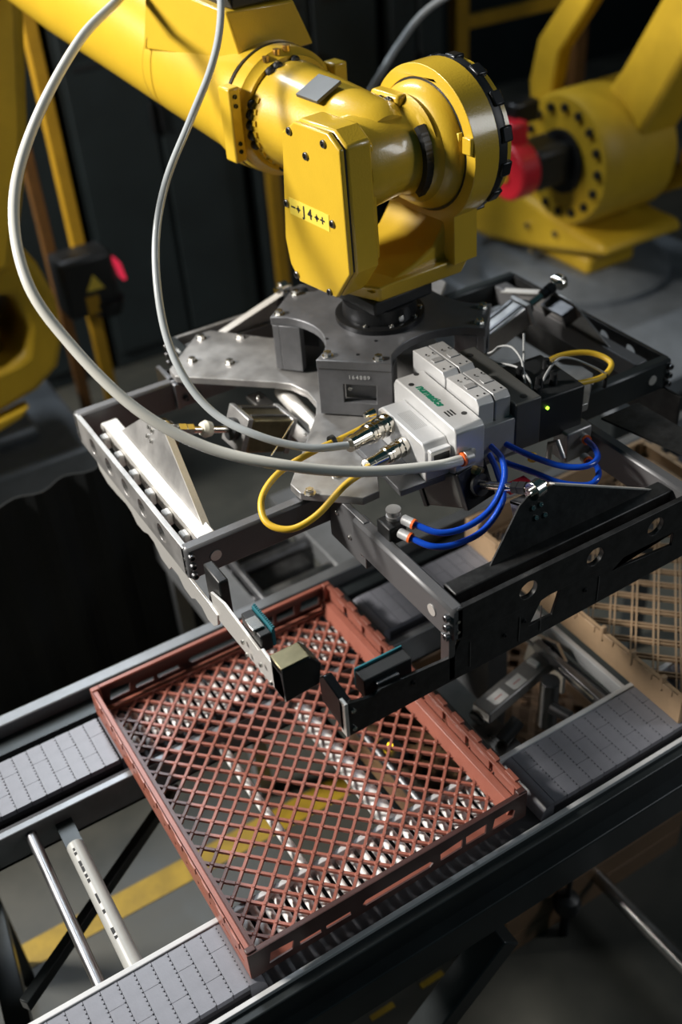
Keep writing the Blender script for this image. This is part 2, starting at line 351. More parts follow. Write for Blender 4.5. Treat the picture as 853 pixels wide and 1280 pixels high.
# floor level tube and ball foot on the right
tb = MB().cyl((0.655, -0.17, 0.10), (0.675, -1.3, 0.10), 0.017, n=24).build('floor_tube', ALU, None)
tag(tb, 'long grey steel tube running low over the floor at the lower right', 'tube')
ft = thing('levelling_foot', 'black round levelling foot on a short stem below the front beam', 'foot', (0.535, -0.235, 0.0))
MB().lathe((0.535, -0.235, 0.10), (0, 0, 1), [(0, 0), (0, 0.020), (0.012, 0.031), (0.03, 0.033), (0.05, 0.026), (0.06, 0.008), (0.06, 0)], n=24).build('ball', BLK, ft)
MB().cyl((0.535, -0.235, 0.16), (0.555, -0.225, 0.66), 0.007, n=12).build('stem', BLKM, ft)
MB().cyl((0.535, -0.235, 0.0), (0.535, -0.235, 0.10), 0.012, n=16).build('foot_pin', BLKM, ft)

# ================================================================ BAKERY TRAYS
def clipseg(c, sgn, x0, x1, y0, y1):
    # line y = sgn*x + c inside rectangle
    pts = []
    for x in (x0, x1):
        y = sgn*x+c
        if y0-1e-9 <= y <= y1+1e-9: pts.append((x, y))
    for y in (y0, y1):
        x = (y-c)/sgn
        if x0 < x < x1: pts.append((x, y))
    if len(pts) < 2: return None
    return pts[0], pts[-1]
def tray(name, label, xc, yc, z0, cm, cd, pitch, sw, hx=0.281, hy=0.345, H=0.068, double=False, group=None, detail=True):  # cd colours the end walls; on the red tray it carries painted shade
    t = thing(name, label, 'tray', (xc, yc, z0), 0, group)
    B = lambda: MB(Matrix.Translation((xc, yc, z0)))
    ix, iy = hx-0.020, hy-0.016
    b = B(); step = pitch*math.sqrt(2); n = int((ix+iy)/step)+2
    offs = (0,) if not double else (-0.0048, 0.0048)
    for sgn in (1, -1):
        for k in range(-n, n+1):
            for o_ in offs:
                sg = clipseg(k*step+o_*1.414, sgn, -ix, ix, -iy, iy)
                if not sg: continue
                p, q = Vector((*sg[0], 0.006)), Vector((*sg[1], 0.006)); d = q-p
                if d.length < 0.004: continue
                b.box(0, d.length, -sw/2, sw/2, -0.0035, 0.0035+0.0004*sgn, frame(p, d, (-d.y, d.x, 0)))
    if not double:
        for i in range(-2*n, 2*n+1):
            for j in range(-2*n, 2*n+1):
                x, y = (i-j)*step/2, (i+j)*step/2
                if abs(x) < ix-0.005 and abs(y) < iy-0.005: b.cyl((x, y, 0.009), (x, y, 0.0112), 0.0052, 0.003, n=8)
    b.build('lattice_floor', cm, t)
    b = B()   # border of the floor
    for x in (-1, 1): b.box(x*ix, x*(ix-0.008), -iy, iy, 0.001, 0.010)
    for y in (-1, 1): b.box(-ix, ix, y*iy, y*(iy-0.008), 0.001, 0.0101)
    b.build('floor_border', cm, t)
    # long sides (left and right)
    for s in (-1, 1):
        b = B(); holes = []
        ny = 14
        for k in range(ny):
            y = -hy+0.035+k*(2*hy-0.07)/(ny-1)
            holes.append([(y-0.016, 0.020), (y+0.016, 0.020), (y+0.016, 0.030), (y-0.016, 0.030)])
        b.prism([(-hy, 0.0), (hy, 0.0), (hy, H), (-hy, H)], frame((s*hx-(0.0015), 0, 0), (0, 1, 0), (0, 0, 1)), 0.003, holes if detail else ())
        b.build('side_wall', cm, t)
        if detail:
            for k in range(10):
                y = -hy+0.02+k*(2*hy-0.04)/9
                B().box(s*(hx-0.002), s*(hx-0.016), y-0.0015, y+0.0015, 0.010, 0.030).build('wall_rib', cm, t)
        b = B(); b.box(s*(hx+0.001), s*(hx-0.010), -hy, hy, H-0.005, H)
        b.box(s*(hx-0.018), s*(hx-0.006), -hy+0.012, hy-0.012, 0.0265, 0.0305)
        if s > 0: b.prism([(0, 0.004), (0.012, 0.0305), (0.017, 0.0305), (0.006, 0.004)], frame((hx-0.034, hy-0.012, 0), (1, 0, 0), (0, 0, 1)), 2*hy-0.024)
        b.build('rim', cm, t, 0.001)
        for k in range(12):
            y = -hy+0.045+k*(2*hy-0.09)/11
            if s > 0: B().box(hx-0.004, hx+0.006, y-0.018, y+0.012, H-0.003, H+0.004).build('rim_lug', cm, t, 0.001)
            else: B().box(-(hx-0.0005), -(hx+0.0035), y-0.020, y+0.010, H-0.014, H+0.001).build('rim_lug', cm, t, 0.001)
        if detail:
            for k in range(9):
                y = -hy+0.020+k*(2*hy-0.03)/9
                B().box(s*(hx-0.0035), s*(hx-0.0075), y+0.004, y+0.062, 0.034, H-0.010).build('wall_panel', cm, t, 0.001)
    for s in (-1, 1):
        x_ = lambda a: a
        holes = [[(-0.248, 0.016), (-0.205, 0.018), (-0.200, 0.040), (-0.243, 0.044)],
                 [(0.205, 0.016), (0.252, 0.016), (0.256, 0.034), (0.248, 0.044), (0.210, 0.044)],
                 [(-0.062, 0.016), (0.070, 0.016), (0.077, 0.023), (0.070, 0.032), (-0.062, 0.032), (-0.069, 0.024)],
                 [(0.092, 0.016), (0.138, 0.018), (0.140, 0.042), (0.092, 0.036)], [(0.147, 0.018), (0.190, 0.018), (0.192, 0.044), (0.147, 0.042)],
                 [(-0.190, 0.016), (-0.150, 0.016), (-0.150, 0.026), (-0.190, 0.026)], [(-0.140, 0.016), (-0.092, 0.016), (-0.092, 0.026), (-0.140, 0.026)]]
        b = B(); b.prism([(-hx, 0.0), (hx, 0.0), (hx, H), (-hx, H)], frame((0, s*hy+0.0015, 0), (1, 0, 0), (0, 0, 1)), 0.003, holes if detail else ())
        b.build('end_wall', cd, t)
        b = B(); b.prism([(0, 0.002), (0.030, 0.014), (0.030, 0.018), (0, 0.006)] if s < 0 else [(0, 0.002), (-0.026, 0.014), (-0.026, 0.018), (0, 0.006)],
                         frame((-hx+0.012, s*(hy-0.003), 0), (0, 1, 0), (0, 0, 1)), 2*hx-0.024)
        b.build('slot_light_ramp', cm, t)  # ramp added behind the slots to catch light and show bright
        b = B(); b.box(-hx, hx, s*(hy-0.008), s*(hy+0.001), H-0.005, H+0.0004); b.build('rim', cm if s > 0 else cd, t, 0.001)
    if double and z0 > 0.5:
        for k in range(8): B().box(-hx-0.004, -hx+0.008, -hy+0.05+k*0.084, -hy+0.06+k*0.084, H-0.022, H+0.016).build('stacking_peg', cm, t, 0.002)
    for sx in (-1, 1):
        for sy in (-1, 1):
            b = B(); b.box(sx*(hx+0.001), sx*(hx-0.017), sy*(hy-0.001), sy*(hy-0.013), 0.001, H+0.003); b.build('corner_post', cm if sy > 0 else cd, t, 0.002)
    return t
tray('bread_tray', 'red-brown plastic tray with a diamond lattice floor lying on the conveyor', 0.0, 0.0, 0.782, RED, RED_SHADE, 0.0286, 0.0052)
tray('bread_tray', 'tan plastic tray with double-barred lattice floor on the belt at the right edge', 0.945, 0.0, 0.782, TAN, TAN, 0.046, 0.0032, double=True, detail=False)
for k, lb in enumerate(('brown plastic tray on the floor under the conveyor, bottom of the stack of four', 'brown plastic tray under the conveyor, second from the floor in the stack of four', 'brown plastic tray under the conveyor, second from the top in the stack of four', 'brown plastic tray under the conveyor, topmost of the stack behind the steel box')):
    tray('bread_tray', lb, 0.66, 0.14, k*0.0735, TAND, TAND, 0.046, 0.004, double=True, detail=False, group='brown trays stacked under the conveyor')


# ================================================================ TRAY STOP UNIT (between the belts on the right)
ts = thing('tray_stop', 'steel tray stop unit with two pale labels between the belts', 'machine unit', (0.50, -0.05, 0.66))
MB().box(0.365, 0.445, -0.214, 0.12, 0.655, 0.668).build('base_plate', ALU, ts, 0.001)
bm = frame((0.405, -0.085, 0.70), (0.98, 0.20, 0), (-0.2, 0.98, 0))
MB().box(0, 0.21, 0, 0.048, 0, 0.030, bm).build('label_box', PLATE2, ts, 0.003)
for x in (0.028, 0.088):
    l_ = MB().prism([(x, 0.010), (x+0.006, 0.006), (x+0.040, 0.006), (x+0.042, 0.034), (x, 0.034)], bm @ Matrix.Translation((0, 0, 0.0301)), 0.0006).build('paper_label', WHITE, ts, label='pale label with a faded red mark')
    MB().box(x+0.01, x+0.032, 0.018, 0.021, 0.0307, 0.0310, bm).build('print_line', PINK, l_)
MB().box(0.165, 0.180, 0.012, 0.040, 0.030, 0.040, bm).build('latch', WHITE, ts, 0.002)
MB().prism([(0, 0), (0.13, 0), (0.13, 0.10), (0.10, 0.13), (0.02, 0.10)], frame((0.615, 0.05, 0.66), (0, -1, 0.0), (0, 0, 1)), 0.008).build('gusset_plate', ALU, ts, 0.001)
MB().cyl((0.395, -0.05, 0.69), (0.43, -0.04, 0.70), 0.018, n=18).cyl((0.41, -0.12, 0.68), (0.46, -0.11, 0.70), 0.016, n=18).build('roller_bearing', BLK, ts)
MB().cyl((0.565, -0.085, 0.60), (0.565, -0.085, 0.735), 0.021, n=24).cyl((0.54, -0.12, 0.70), (0.555, -0.165, 0.70), 0.013, n=18).build('air_cylinder', ALUD, ts, 0.002)
MB().cyl((0.595, -0.085, 0.758), (0.595, -0.19, 0.758), 0.008, n=18).build('guide_rod', BOLT, ts)

# ================================================================ SECOND CONVEYOR BEHIND
c2 = thing('conveyor', 'out-of-focus grey conveyor crossing behind the tray, seen under the gripper', 'conveyor', (0.3, 0.9, 0))
MB().box(0.10, 0.22, 0.46, 1.0, 0.55, 0.61).build('side_beam', FRAMEG, c2, 0.003)
MB().box(0.225, 0.24, 0.46, 1.0, 0.56, 0.64).build('side_rail', ALUD, c2, 0.003)
MB().box(0.46, 0.60, 0.46, 1.0, 0.55, 0.61).build('side_beam', FRAMEG, c2, 0.003)
MB().box(0.22, 0.46, 0.46, 1.0, 0.50, 0.515).build('bed_plate', BLKS, c2)
for k in range(4):
    y = 0.52+k*0.13; MB().cyl((0.22, y, 0.585), (0.46, y, 0.585), 0.019, n=20).build('roller', ALU if k % 2 else ALUD, c2)
for x in (0.13, 0.53):
    for y in (0.55, 0.95): MB().box(x-0.02, x+0.02, y-0.02, y+0.02, 0, 0.55).build('leg', FRAMEG, c2)
MB().box(0.105, 0.135, 0.47, 0.62, 0.6105, 0.625).build('warning_strip', YELD, c2, 0.004)

# ================================================================ GRIPPER
GC = Vector((0.455, 0.375, 0))
gr = thing('tray_gripper', 'grey aluminium four-sided tray gripper hanging under the yellow robot wrist', 'gripper', (0.465, 0.37, 1.16))
def plus_poly(cx, cy, arms, depth, n=10):
    # arms: list of (tip point a, tip point b) in order; concave arcs between
    out = []
    for i, (a, b) in enumerate(arms):
        out += a if isinstance(a, list) else [a]
        nb = arms[(i+1) % len(arms)][0]; nb = nb[0] if isinstance(nb, list) else nb
        b = out[-1] if b is None else b
        if b is not out[-1]: out.append(b)
        p = Vector((*b, 0)); q = Vector((*nb, 0)); mid = (p+q)/2; c = Vector((cx, cy, 0)); d = (c-mid).normalized()
        for k in range(1, n):
            t = k/n; w = math.sin(PI*t)**0.62 if True else 0
            out.append(tuple((p+(q-p)*t+d*depth*w)[:2]))
    return out
# top plate
tp = plus_poly(0.468, 0.385, [((0.272, 0.293), (0.376, 0.195)), ((0.592, 0.197), (0.665, 0.272)), ((0.665, 0.494), (0.590, 0.575)), ((0.382, 0.577), (0.286, 0.496))], 0.058)
TZ = 1.440
top = MB().prism(tp, Matrix.Translation((0, 0, TZ-0.018)), 0.018).build('top_plate', PLATE, gr, 0.0015)
for x, y in ((0.298, 0.293), (0.366, 0.224), (0.308, 0.497), (0.378, 0.553), (0.597, 0.222), (0.640, 0.268), (0.640, 0.497), (0.590, 0.550)): bolt(top, HEX, (x, y, TZ))
for x, y in ((0.345, 0.262), (0.330, 0.35), (0.400, 0.285)): MB().cyl((x, y, TZ), (x, y, TZ+0.0006), 0.0035, n=14).build('tapped_hole', BLK, top)
# standoff blocks under each arm facet (with a pocket window)
def standoff(a, b, window=True):
    a = Vector((*a, 1.322)); b = Vector((*b, 1.322)); L = (b-a).length; Mx = frame(a, b-a, (0, 0, 1))
    H = TZ-0.018-1.322
    hol = [[(L*0.34, 0.028), (L*0.78, 0.028), (L*0.78, 0.068), (L*0.34, 0.068)]] if window else []
    o = MB().prism([(0.001, 0), (L-0.001, 0), (L-0.001, H), (0.001, H)], Mx @ Matrix.Translation((0, 0, -0.016)), 0.014, hol).build('standoff_plate', PLATE, gr, 0.001)
    MB().box(0.001, 0.022, 0, H, -0.06, -0.016, Mx).box(L-0.022, L-0.001, 0, H, -0.06, -0.016, Mx).build('standoff_web', PLATE, o, 0.001)
    if window:
        MB().box(L*0.34, L*0.78, 0.028, 0.068, -0.028, -0.022, Mx).build('pocket_back', PLATE, o)
        bolt(o, CAPS, Mx @ Vector((L*0.40, 0.048, -0.022)), Mx.to_3x3() @ Vector((0, 0, 1)), 'screw')
    return o, Mx, L, H
so, Mx, L, H = standoff((0.272, 0.293), (0.376, 0.195))
text_obj('etched_number', '164889', 0.0115, Mx @ Matrix.Translation((L*0.56, H*0.84, -0.0012)), CHALK, so, space=1.25)
standoff((0.592, 0.197), (0.665, 0.272)); standoff((0.665, 0.494), (0.590, 0.575)); standoff((0.382, 0.577), (0.286, 0.496), False)
# base plate
def tipc(cx, cy, ux, uy, hw, ch):  # tip corner list of an arm pointing along (ux,uy)
    u = Vector((ux, uy)).normalized(); p = Vector((-u.y, u.x)); c = Vector((cx, cy))
    q = [c-p*hw-u*ch, c-p*(hw-ch), c+p*(hw-ch), c+p*hw-u*ch]
    return [tuple(v) for v in q]
inner = [[(0.335, 0.205), (0.39, 0.232), (0.455, 0.240), (0.52, 0.232), (0.575, 0.205)], [(0.645, 0.300), (0.622, 0.335), (0.615, 0.375), (0.622, 0.415), (0.645, 0.460)],
         [(0.575, 0.610), (0.52, 0.600), (0.46, 0.598), (0.40, 0.602), (0.345, 0.625)], [(0.262, 0.458), (0.285, 0.430), (0.296, 0.385), (0.290, 0.340), (0.268, 0.303)]]
bp_ = []
for (cx, cy, hw), inn in zip(((0.157, 0.062, 0.080), (0.745, 0.060, 0.080), (0.745, 0.690, 0.095), (0.165, 0.690, 0.100)), inner):
    bp_ += tipc(cx, cy, cx-GC.x, cy-GC.y, hw, 0.024)+inn
BZ = 1.318
bpl = MB().prism(bp_, Matrix.Translation((0, 0, BZ-0.016)), 0.016).build('base_plate', PLATE2, gr, 0.0015)
for x, y in ((0.222, 0.718), (0.292, 0.668), (0.163, 0.640), (0.223, 0.583), (0.196, 0.108), (0.255, 0.10), (0.13, 0.09), (0.70, 0.11), (0.76, 0.70), (0.69, 0.64), (0.72, 0.16)): bolt(bpl, HEX, (x, y, BZ))
# four frame sides
def side(P, n, half, holes, beams_in, arm_mat, plate_mat, z0=1.232, z1=1.298, gmat=None, bmat=None, rollers=True):
    n = Vector((*n, 0)); t = Vector((-n.y, n.x, 0)); P = Vector((*P, 0))
    Mx = frame(P+Vector((0, 0, z0)), t, (0, 0, 1))         # x along t, y up, z = t x up = outward n
    H = z1-z0
    hs = [circ(h, H*0.52, 0.0180, 26) for h in holes]
    pl = MB().prism([(-half+0.012, 0), (half-0.012, 0), (half-0.012, H), (-half+0.012, H)], Mx @ Matrix.Translation((0, 0, -0.010)), 0.010, hs).build('side_plate', plate_mat, gr, 0.0008)
    for s, L in zip((-1, 1), beams_in):
        x0, x1 = (s*half, s*(half-0.026))
        bmx = MB().box(x0, x1, 0, H+0.002, -L, 0, Mx)
        o = bmx.build('frame_beam', arm_mat, gr, 0.005, seg=1)
        ax = Mx.to_3x3() @ Vector((s, 0, 0))
        for yy in (0.012, 0.032, 0.052): bolt(o, CAPG, Mx @ Vector((s*half, yy, -0.008)), ax, 'cap_screw') if s == -1 or True else 0
        MB().cyl(Mx @ Vector((s*(half-0.001), H*0.52, -0.052)), Mx @ Vector((s*(half+0.0015), H*0.52, -0.052)), 0.0105, n=28).build('pivot_cap', ALUB, o)
        for q in (0.012, 0.034): MB().cyl(Mx @ Vector((s*(half-0.013), q+0.008, 0)), Mx @ Vector((s*(half-0.013), q+0.008, 0.002)), 0.003, n=12).build('dowel_pin', BOLT, o)
    # pivoting bar with gusset inside the frame
    Z0 = 0.044
    rs = -half+(0.075 if rollers else 0.034)
    bar_ = MB().box(rs, half-0.028, H*0.30, H*0.92, -0.052-0.017, -0.052+0.017, Mx).cyl(Mx @ Vector((rs, H*0.61, -0.069)), Mx @ Vector((rs, H*0.61, -0.035)), H*0.31 if rollers else 0.004, n=24).build('swing_bar', bmat or ALUB, gr, 0.003)
    for k in range(6 if rollers else 0):
        x = -half+0.10+k*(2*half-0.17)/5
        MB().box(x-0.011, x+0.011, H*0.35, H*0.75, -0.034, -0.020, Mx).build('roller_block', WHITE, bar_, 0.003)
    ap = 0.118; g0, g1, a0, a1 = -half+0.115, half-0.05, -0.045, 0.01
    lean = frame(Mx @ Vector((0, H*0.85, -0.060)), Mx.to_3x3() @ Vector((1, 0, 0)), Mx.to_3x3() @ Vector((0, 0.93, -0.36)))
    gp = MB().prism([(g0, 0), (g1, 0), (a1, ap-0.03), (a0, ap-0.03), (a0-0.02, ap-0.04)], lean, 0.004)
    g = gp.build('gusset_plate', gmat or plate_mat, bar_, 0.0006)
    MB().box(a0-0.012, a1+0.004, ap-0.046, ap-0.040, -0.034, 0.0, lean).box(a0-0.012, a0-0.006, ap-0.075, ap-0.040, -0.034, 0.0, lean).box(a1-0.002, a1+0.004, ap-0.075, ap-0.040, -0.034, 0.0, lean).build('clevis', OLIVE if n.x < 0 else ALUD, g, 0.001)
    for (x, y) in ((a0+0.004, ap-0.052), (a0+0.020, ap-0.052), (a0+0.006, ap-0.070), (a0+0.024, ap-0.072)): bolt(g, CAPS, lean @ Vector((x, y, 0.004)), lean.to_3x3() @ Vector((0, 0, 1)), 'screw')
    e0 = lean @ Vector((g1, 0, 0.002)); e1 = lean @ Vector((a1, ap-0.03, 0.002))
    d_ = (e1-e0); fm = frame(e0, d_, lean.to_3x3() @ Vector((0, 0, 1)))
    MB().box(0, d_.length, -0.012, 0.002, -0.0015, 0.0015, fm).build('folded_edge', ALUB, g)
    return Mx, lean, H
LM = side((-0.110, 0.367), (-1, 0), 0.272, [-0.170, -0.088, -0.005, 0.073, 0.160], (0.30, 0.31), BEAM, PLATE2, gmat=PLATE2)
RM = side((0.975, 0.330), (1, 0), 0.262, [-0.15, -0.07, 0.0, 0.07, 0.15], (0.29, 0.29), FRAME, BLKS, gmat=PLATE2, bmat=BEAM, rollers=False)
FM = side((0.425, -0.280), (0, -1), 0.262, [0.165, 0.03, -0.11], (0.29, 0.29), BEAM, BLKS, bmat=BLKS, rollers=False)  # front side coloured black: the shade on forward faces is painted in
BM = side((0.430, 0.800), (0, 1), 0.262, [-0.15, -0.07, 0.0, 0.07, 0.15], (0.08, 0.08), FRAME, PLATE2, bmat=BEAM, rollers=False)
# bright angle brackets near front-left corner and left arm end
MB().box(0.100, 0.112, 0.60, 0.70, 1.24, 1.300).build('end_bracket', ALUD, gr, 0.002)
for k in range(2):
    for q in (0.0, 0.035): bolt(gr, CAPG, (0.125+k*0.03, 0.611, 1.255+q), (0, -1, 0), 'cap_screw')
MB().box(0.10, 0.28, 0.612, 0.622, 1.236, 1.302).build('hanger_plate', ALUD, gr, 0.001)
for (a, b) in (((0.165, 0.02), (0.195, 0.06)), ): MB().box(0.170, 0.182, -0.02, 0.10, 1.20, 1.302).build('hanger_plate', BEAM, gr, 0.002)
for q in ((0.0, 1.285), (0.03, 1.24), (-0.012, 1.23), (0.07, 1.27)): bolt(gr, CAPS, (0.170, q[0], q[1]), (-1, 0, 0), 'screw')
# wavy lower plates and finger plates
def finger(Mx, x_end, x_start, zt, zb, pad_at, padsgn, plate_mat, name='finger_plate', trap=True, t=0.006, off=-0.006):
    pass
# left jaw: profiled guide plate along the bottom of the left plate (wavy edge), then finger plate
pts = [(0.545, 1.250), (0.535, 1.212)]
prof = [(0.50, 1.200), (0.45, 1.203), (0.40, 1.210), (0.375, 1.206), (0.355, 1.190), (0.325, 1.192), (0.295, 1.204), (0.270, 1.202), (0.245, 1.180), (0.21, 1.178), (0.195, 1.194), (0.165, 1.196), (0.145, 1.180), (0.115, 1.178), (0.095, 1.192), (0.07, 1.192), (0.05, 1.178), (0.025, 1.182), (0.005, 1.200)]
pts = [(0.545, 1.231), (0.535, 1.212)]
poly = pts+prof+[(0.0, 1.226), (0.03, 1.231)]
MB().prism([(p[0], p[1]) for p in poly], frame((-0.1085, 0, 0), (0, 1, 0), (0, 0, 1)), 0.005).build('guide_plate', ALUB, gr, 0.0006, label='bright guide plate with a scalloped lower edge')
fp = MB().prism([(0.02, 1.212), (0.02, 1.262), (-0.032, 1.276), (-0.150, 1.268), (-0.162, 1.280), (-0.222, 1.276), (-0.228, 1.222)], frame((-0.106, 0, 0), (0, 1, 0), (0, 0, 1)), 0.0045).build('finger_plate', ALUB, gr, 0.0006)
for y, z in ((-0.105, 1.252), (-0.115, 1.232), (-0.165, 1.252), (-0.195, 1.238)): bolt(fp, CAPS, (-0.1108+0.0004, y, z), (-1, 0, 0), 'screw')
MB().prism([(-0.106, 1.220), (-0.046, 1.226), (-0.040, 1.266), (-0.058, 1.290), (-0.106, 1.288)], frame((0, -0.190, 0), (1, 0, 0), (0, 0, 1)), 0.038).build('finger_pad', BLKM, fp, 0.002)
MB().prism([(-0.106, 0), (-0.058, 0.001), (-0.046, -0.012), (-0.106, -0.012)], frame((0, -0.190, 1.2905), (1, 0, 0), (0, 0, 1)), 0.036).build('wear_cap', OLIVE, fp, 0.001)
MB().box(-0.100, -0.080, -0.150, -0.085, 1.258, 1.292).build('rubber_block', BLK, fp, 0.002)
b = MB(); b.box(-0.080, -0.077, -0.150, -0.085, 1.262, 1.297)
for k in range(14): b.box(-0.0775, -0.074, -0.149+k*0.0047, -0.1468+k*0.0047, 1.262, 1.300)
b.build('ribbed_rubber', TEAL, fp)
MB().box(-0.104, -0.084, -0.135, -0.105, 1.284, 1.296).build('clip', BOLT, fp, 0.001)
MB().box(-0.100, -0.082, -0.01, 0.05, 1.20, 1.30).build('hanger_arm', BLKS, gr, 0.003)
MB().box(-0.096, -0.086, -0.005, 0.03, 1.225, 1.240).build('spacer', BRASS, gr, 0.001)
# front jaw: long lower plate with windows
hol = [[(0.322, 1.182), (0.372, 1.180), (0.388, 1.236), (0.345, 1.226)], [(0.500, 1.212), (0.545, 1.208), (0.640, 1.200), (0.640, 1.228), (0.540, 1.240)]]
outer = [(-0.030, 1.142), (0.36, 1.150), (0.690, 1.160), (0.690, 1.236), (0.185, 1.236), (0.168, 1.200), (0.032, 1.211), (0.018, 1.203), (-0.026, 1.213)]
fq = MB().prism(outer, frame((0, -0.272, 0), (1, 0, 0), (0, 0, 1)), 0.006, hol).build('finger_plate', BLKS, gr, 0.0006, label='long black front finger plate with two windows')
MB().box(0.160, 0.172, -0.278, -0.255, 1.15, 1.24).build('stiffener', ALUD, fq, 0.001)
MB().box(-0.034, -0.028, -0.2785, -0.262, 1.142, 1.215).build('end_cap', ALUB, fq, 0.001)
MB().prism([(-0.272, 1.148), (-0.272, 1.212), (-0.215, 1.224), (-0.200, 1.208), (-0.205, 1.160)], frame((-0.034, 0, 0), (0, 1, 0), (0, 0, 1)), 0.016).build('finger_pad', BLKM, fq, 0.002)
MB().box(0.012, 0.100, -0.262, -0.235, 1.185, 1.225).build('rubber_block', BLK, fq, 0.002)
MB().box(0.012, 0.100, -0.236, -0.232, 1.185, 1.229).build('ribbed_rubber', TEAL, fq, 0.001)
MB().box(0.030, 0.070, -0.272, -0.262, 1.205, 1.2165).build('clip', ALUD, fq, 0.001)
for x, z in ((-0.020, 1.196), (-0.020, 1.156), (0.09, 1.19), (0.27, 1.19), (0.31, 1.20), (0.44, 1.20)): bolt(fq, CAPK if x > 0.05 else CAPS, (x, -0.2782, z), (0, -1, 0), 'screw')
for x in (0.20, 0.30, 0.345, 0.47): MB().box(x, x+0.0016, -0.2795, -0.278, 1.16, 1.215).build('edge_line', ALUD, fq)
# right and back finger plates (mostly hidden)
MB().box(0.958, 0.964, 0.02, 0.60, 1.15, 1.236).build('finger_plate', BLKS, gr, 0.001)
MB().box(0.15, 0.70, 0.782, 0.788, 1.15, 1.232).build('finger_plate', BLKS, gr, 0.001)
# plate on top of front right area (dark sloped plate)
MB().prism([(0, 0), (0.20, 0), (0.13, 0.07), (0.02, 0.09)], frame((0.70, -0.02, 1.304), (0.2, -1, 0), (1, 0.2, 0.0)), 0.004).build('cover_plate', BLKS, gr)

# pneumatic cylinders
def air_cyl(label, apex, tail, r, dark, L_body, brassy=False, group=None):
    a = Vector(apex); t_ = Vector(tail); d = (t_-a).normalized(); L = (t_-a).length
    c = thing('pneumatic_cylinder', label, 'cylinder', tuple(t_), 0, group)
    s = L-L_body
    bmat = VDK if dark else (OLIVE if brassy else ALU)
    Mx = frame(a+d*s, d, (0, 0, 1)) ; Mx = frame(a+d*s, d, Vector((0, 0, 1)).cross(d))
    MB().box(0.012, L_body-0.012, -r, r, -r, r, Mx).build('barrel', bmat, c, 0.004)
    MB().box(0, 0.012, -r*1.06, r*1.06, -r*1.06, r*1.06, Mx).build('end_cap', BLKM if dark else PLATE2, c, 0.002)
    MB().box(L_body-0.012, L_body, -r*1.06, r*1.06, -r*1.06, r*1.06, Mx).build('end_cap', BLKM if dark else PLATE2, c, 0.002)
    for q in (-1, 1): MB().box(0.016, L_body-0.016, q*r*0.55-0.003, q*r*0.55+0.003, r, r+0.003, Mx).build('sensor_groove', BLK if dark else ALUD, c)
    MB().cyl(a+d*(s-0.012), a+d*s, r*0.62, n=26).build('rod_collar', BLK, c, 0.001)
    MB().cyl(a+d*0.012, a+d*(s-0.008), 0.0075, n=18).build('piston_rod', CHR, c)
    MB().cyl(a+d*0.018, a+d*0.034, 0.0125, n=6).cyl(a+d*0.036, a+d*0.050, 0.0115, n=6).build('lock_nut', BOLT if brassy else BLKM, c)
    p = Vector((0, 0, 1)).cross(d).normalized()
    MB().cyl(a-p*0.010, a+p*0.010, 0.016, n=24).build('rod_eye', BOLT, c, 0.001)
    MB().cyl(a-p*0.020, a+p*0.020, 0.007, n=18).build('pin', CHR, c)
    return c
air_cyl('brass-coloured pneumatic cylinder reaching left under the base plate', (-0.005, 0.375, 1.352), (0.235, 0.385, 1.255), 0.036, False, 0.115, True)
air_cyl('dark pneumatic cylinder behind the blue tubes, rod toward the front gusset', (0.402, -0.185, 1.372), (0.36, 0.05, 1.268), 0.033, True, 0.12)
air_cyl('silver pneumatic cylinder with a dark rod eye on the right of the top plate', (0.905, 0.345, 1.385), (0.66, 0.34, 1.30), 0.026, False, 0.16)
air_cyl('pneumatic cylinder at the back behind the left arm of the base plate', (0.430, 0.715, 1.374), (0.438, 0.52, 1.27), 0.024, False, 0.10)
# small compact cylinder running under the left arm (bright barrel + rail)
sl = thing('guide_slide', 'bright round bar and perforated rail running diagonally under the left arm', 'slide', (0.26, 0.38, 1.24))
bar((0.240, 0.525, 1.262), (0.250, 0.300, 1.252), 0.034, 0.010, 'rail', ALU, sl)
MB().cyl((0.290, 0.490, 1.272), (0.280, 0.300, 1.262), 0.017, n=28).build('round_bar', ALUB, sl, 0.002)
for k in range(5): bolt(sl, CAPS, (0.241+k*0.002, 0.50-k*0.045, 1.2672), (0, 0, 1), 'screw')
# clear tape and rod eye detail
tag(MB().lathe((0.060, 0.378, 1.3265), Vector((0.24, 0.01, -0.097)), [(0, 0.0), (0, 0.013), (0.008, 0.017), (0.020, 0.014), (0.020, 0)], n=14).build('tape_wrap', CAPR, None), 'strip of pale tape wound round the left piston rod', 'tape')
tag(MB().tube([(0.202, 0.271, 1.345), (0.160, 0.236, 1.342), (0.118, 0.205, 1.338)], 0.0016, 8).build('wire', BOLT, None), 'thin straight bright wire crossing in front of the left slide', 'wire')

# ================================================================ ROBOT WRIST AND FOREARM
rb = thing('industrial_robot', 'large yellow industrial robot arm in focus, its wrist bolted to the gripper', 'robot', (0.465, 0.37, 1.44), 6)
RW = rotz(6, (0.465, 0.37, 1.44))
def RB(): return MB(RW)
def rbolt(par, me, p, d, name='cap_screw'): return bolt(par, me, RW @ Vector(p), RW.to_3x3() @ Vector(d), name)
MB(RW).lathe((0, 0, 0), (0, 0, 1), [(0, 0), (0, 0.088), (0.010, 0.088), (0.012, 0.084), (0.012, 0.074), (0.040, 0.072), (0.040, 0)], n=64).build('tool_flange', BLKM, rb)
MB(RW).box(-0.060, 0.085, -0.062, 0.07, 0.036, 0.067).build('flange_block', BLK, rb, 0.006)
for a in (-150, -112, -70, -38): 
    rbolt(rb, CAPS, (0.079*math.cos(math.radians(a)), 0.079*math.sin(math.radians(a)), 0.012), (0, 0, 1))
MB(RW).box(-0.012, 0.000, -0.0745, -0.070, 0.014, 0.026).build('flange_tab', BOLT, rb, 0.001)
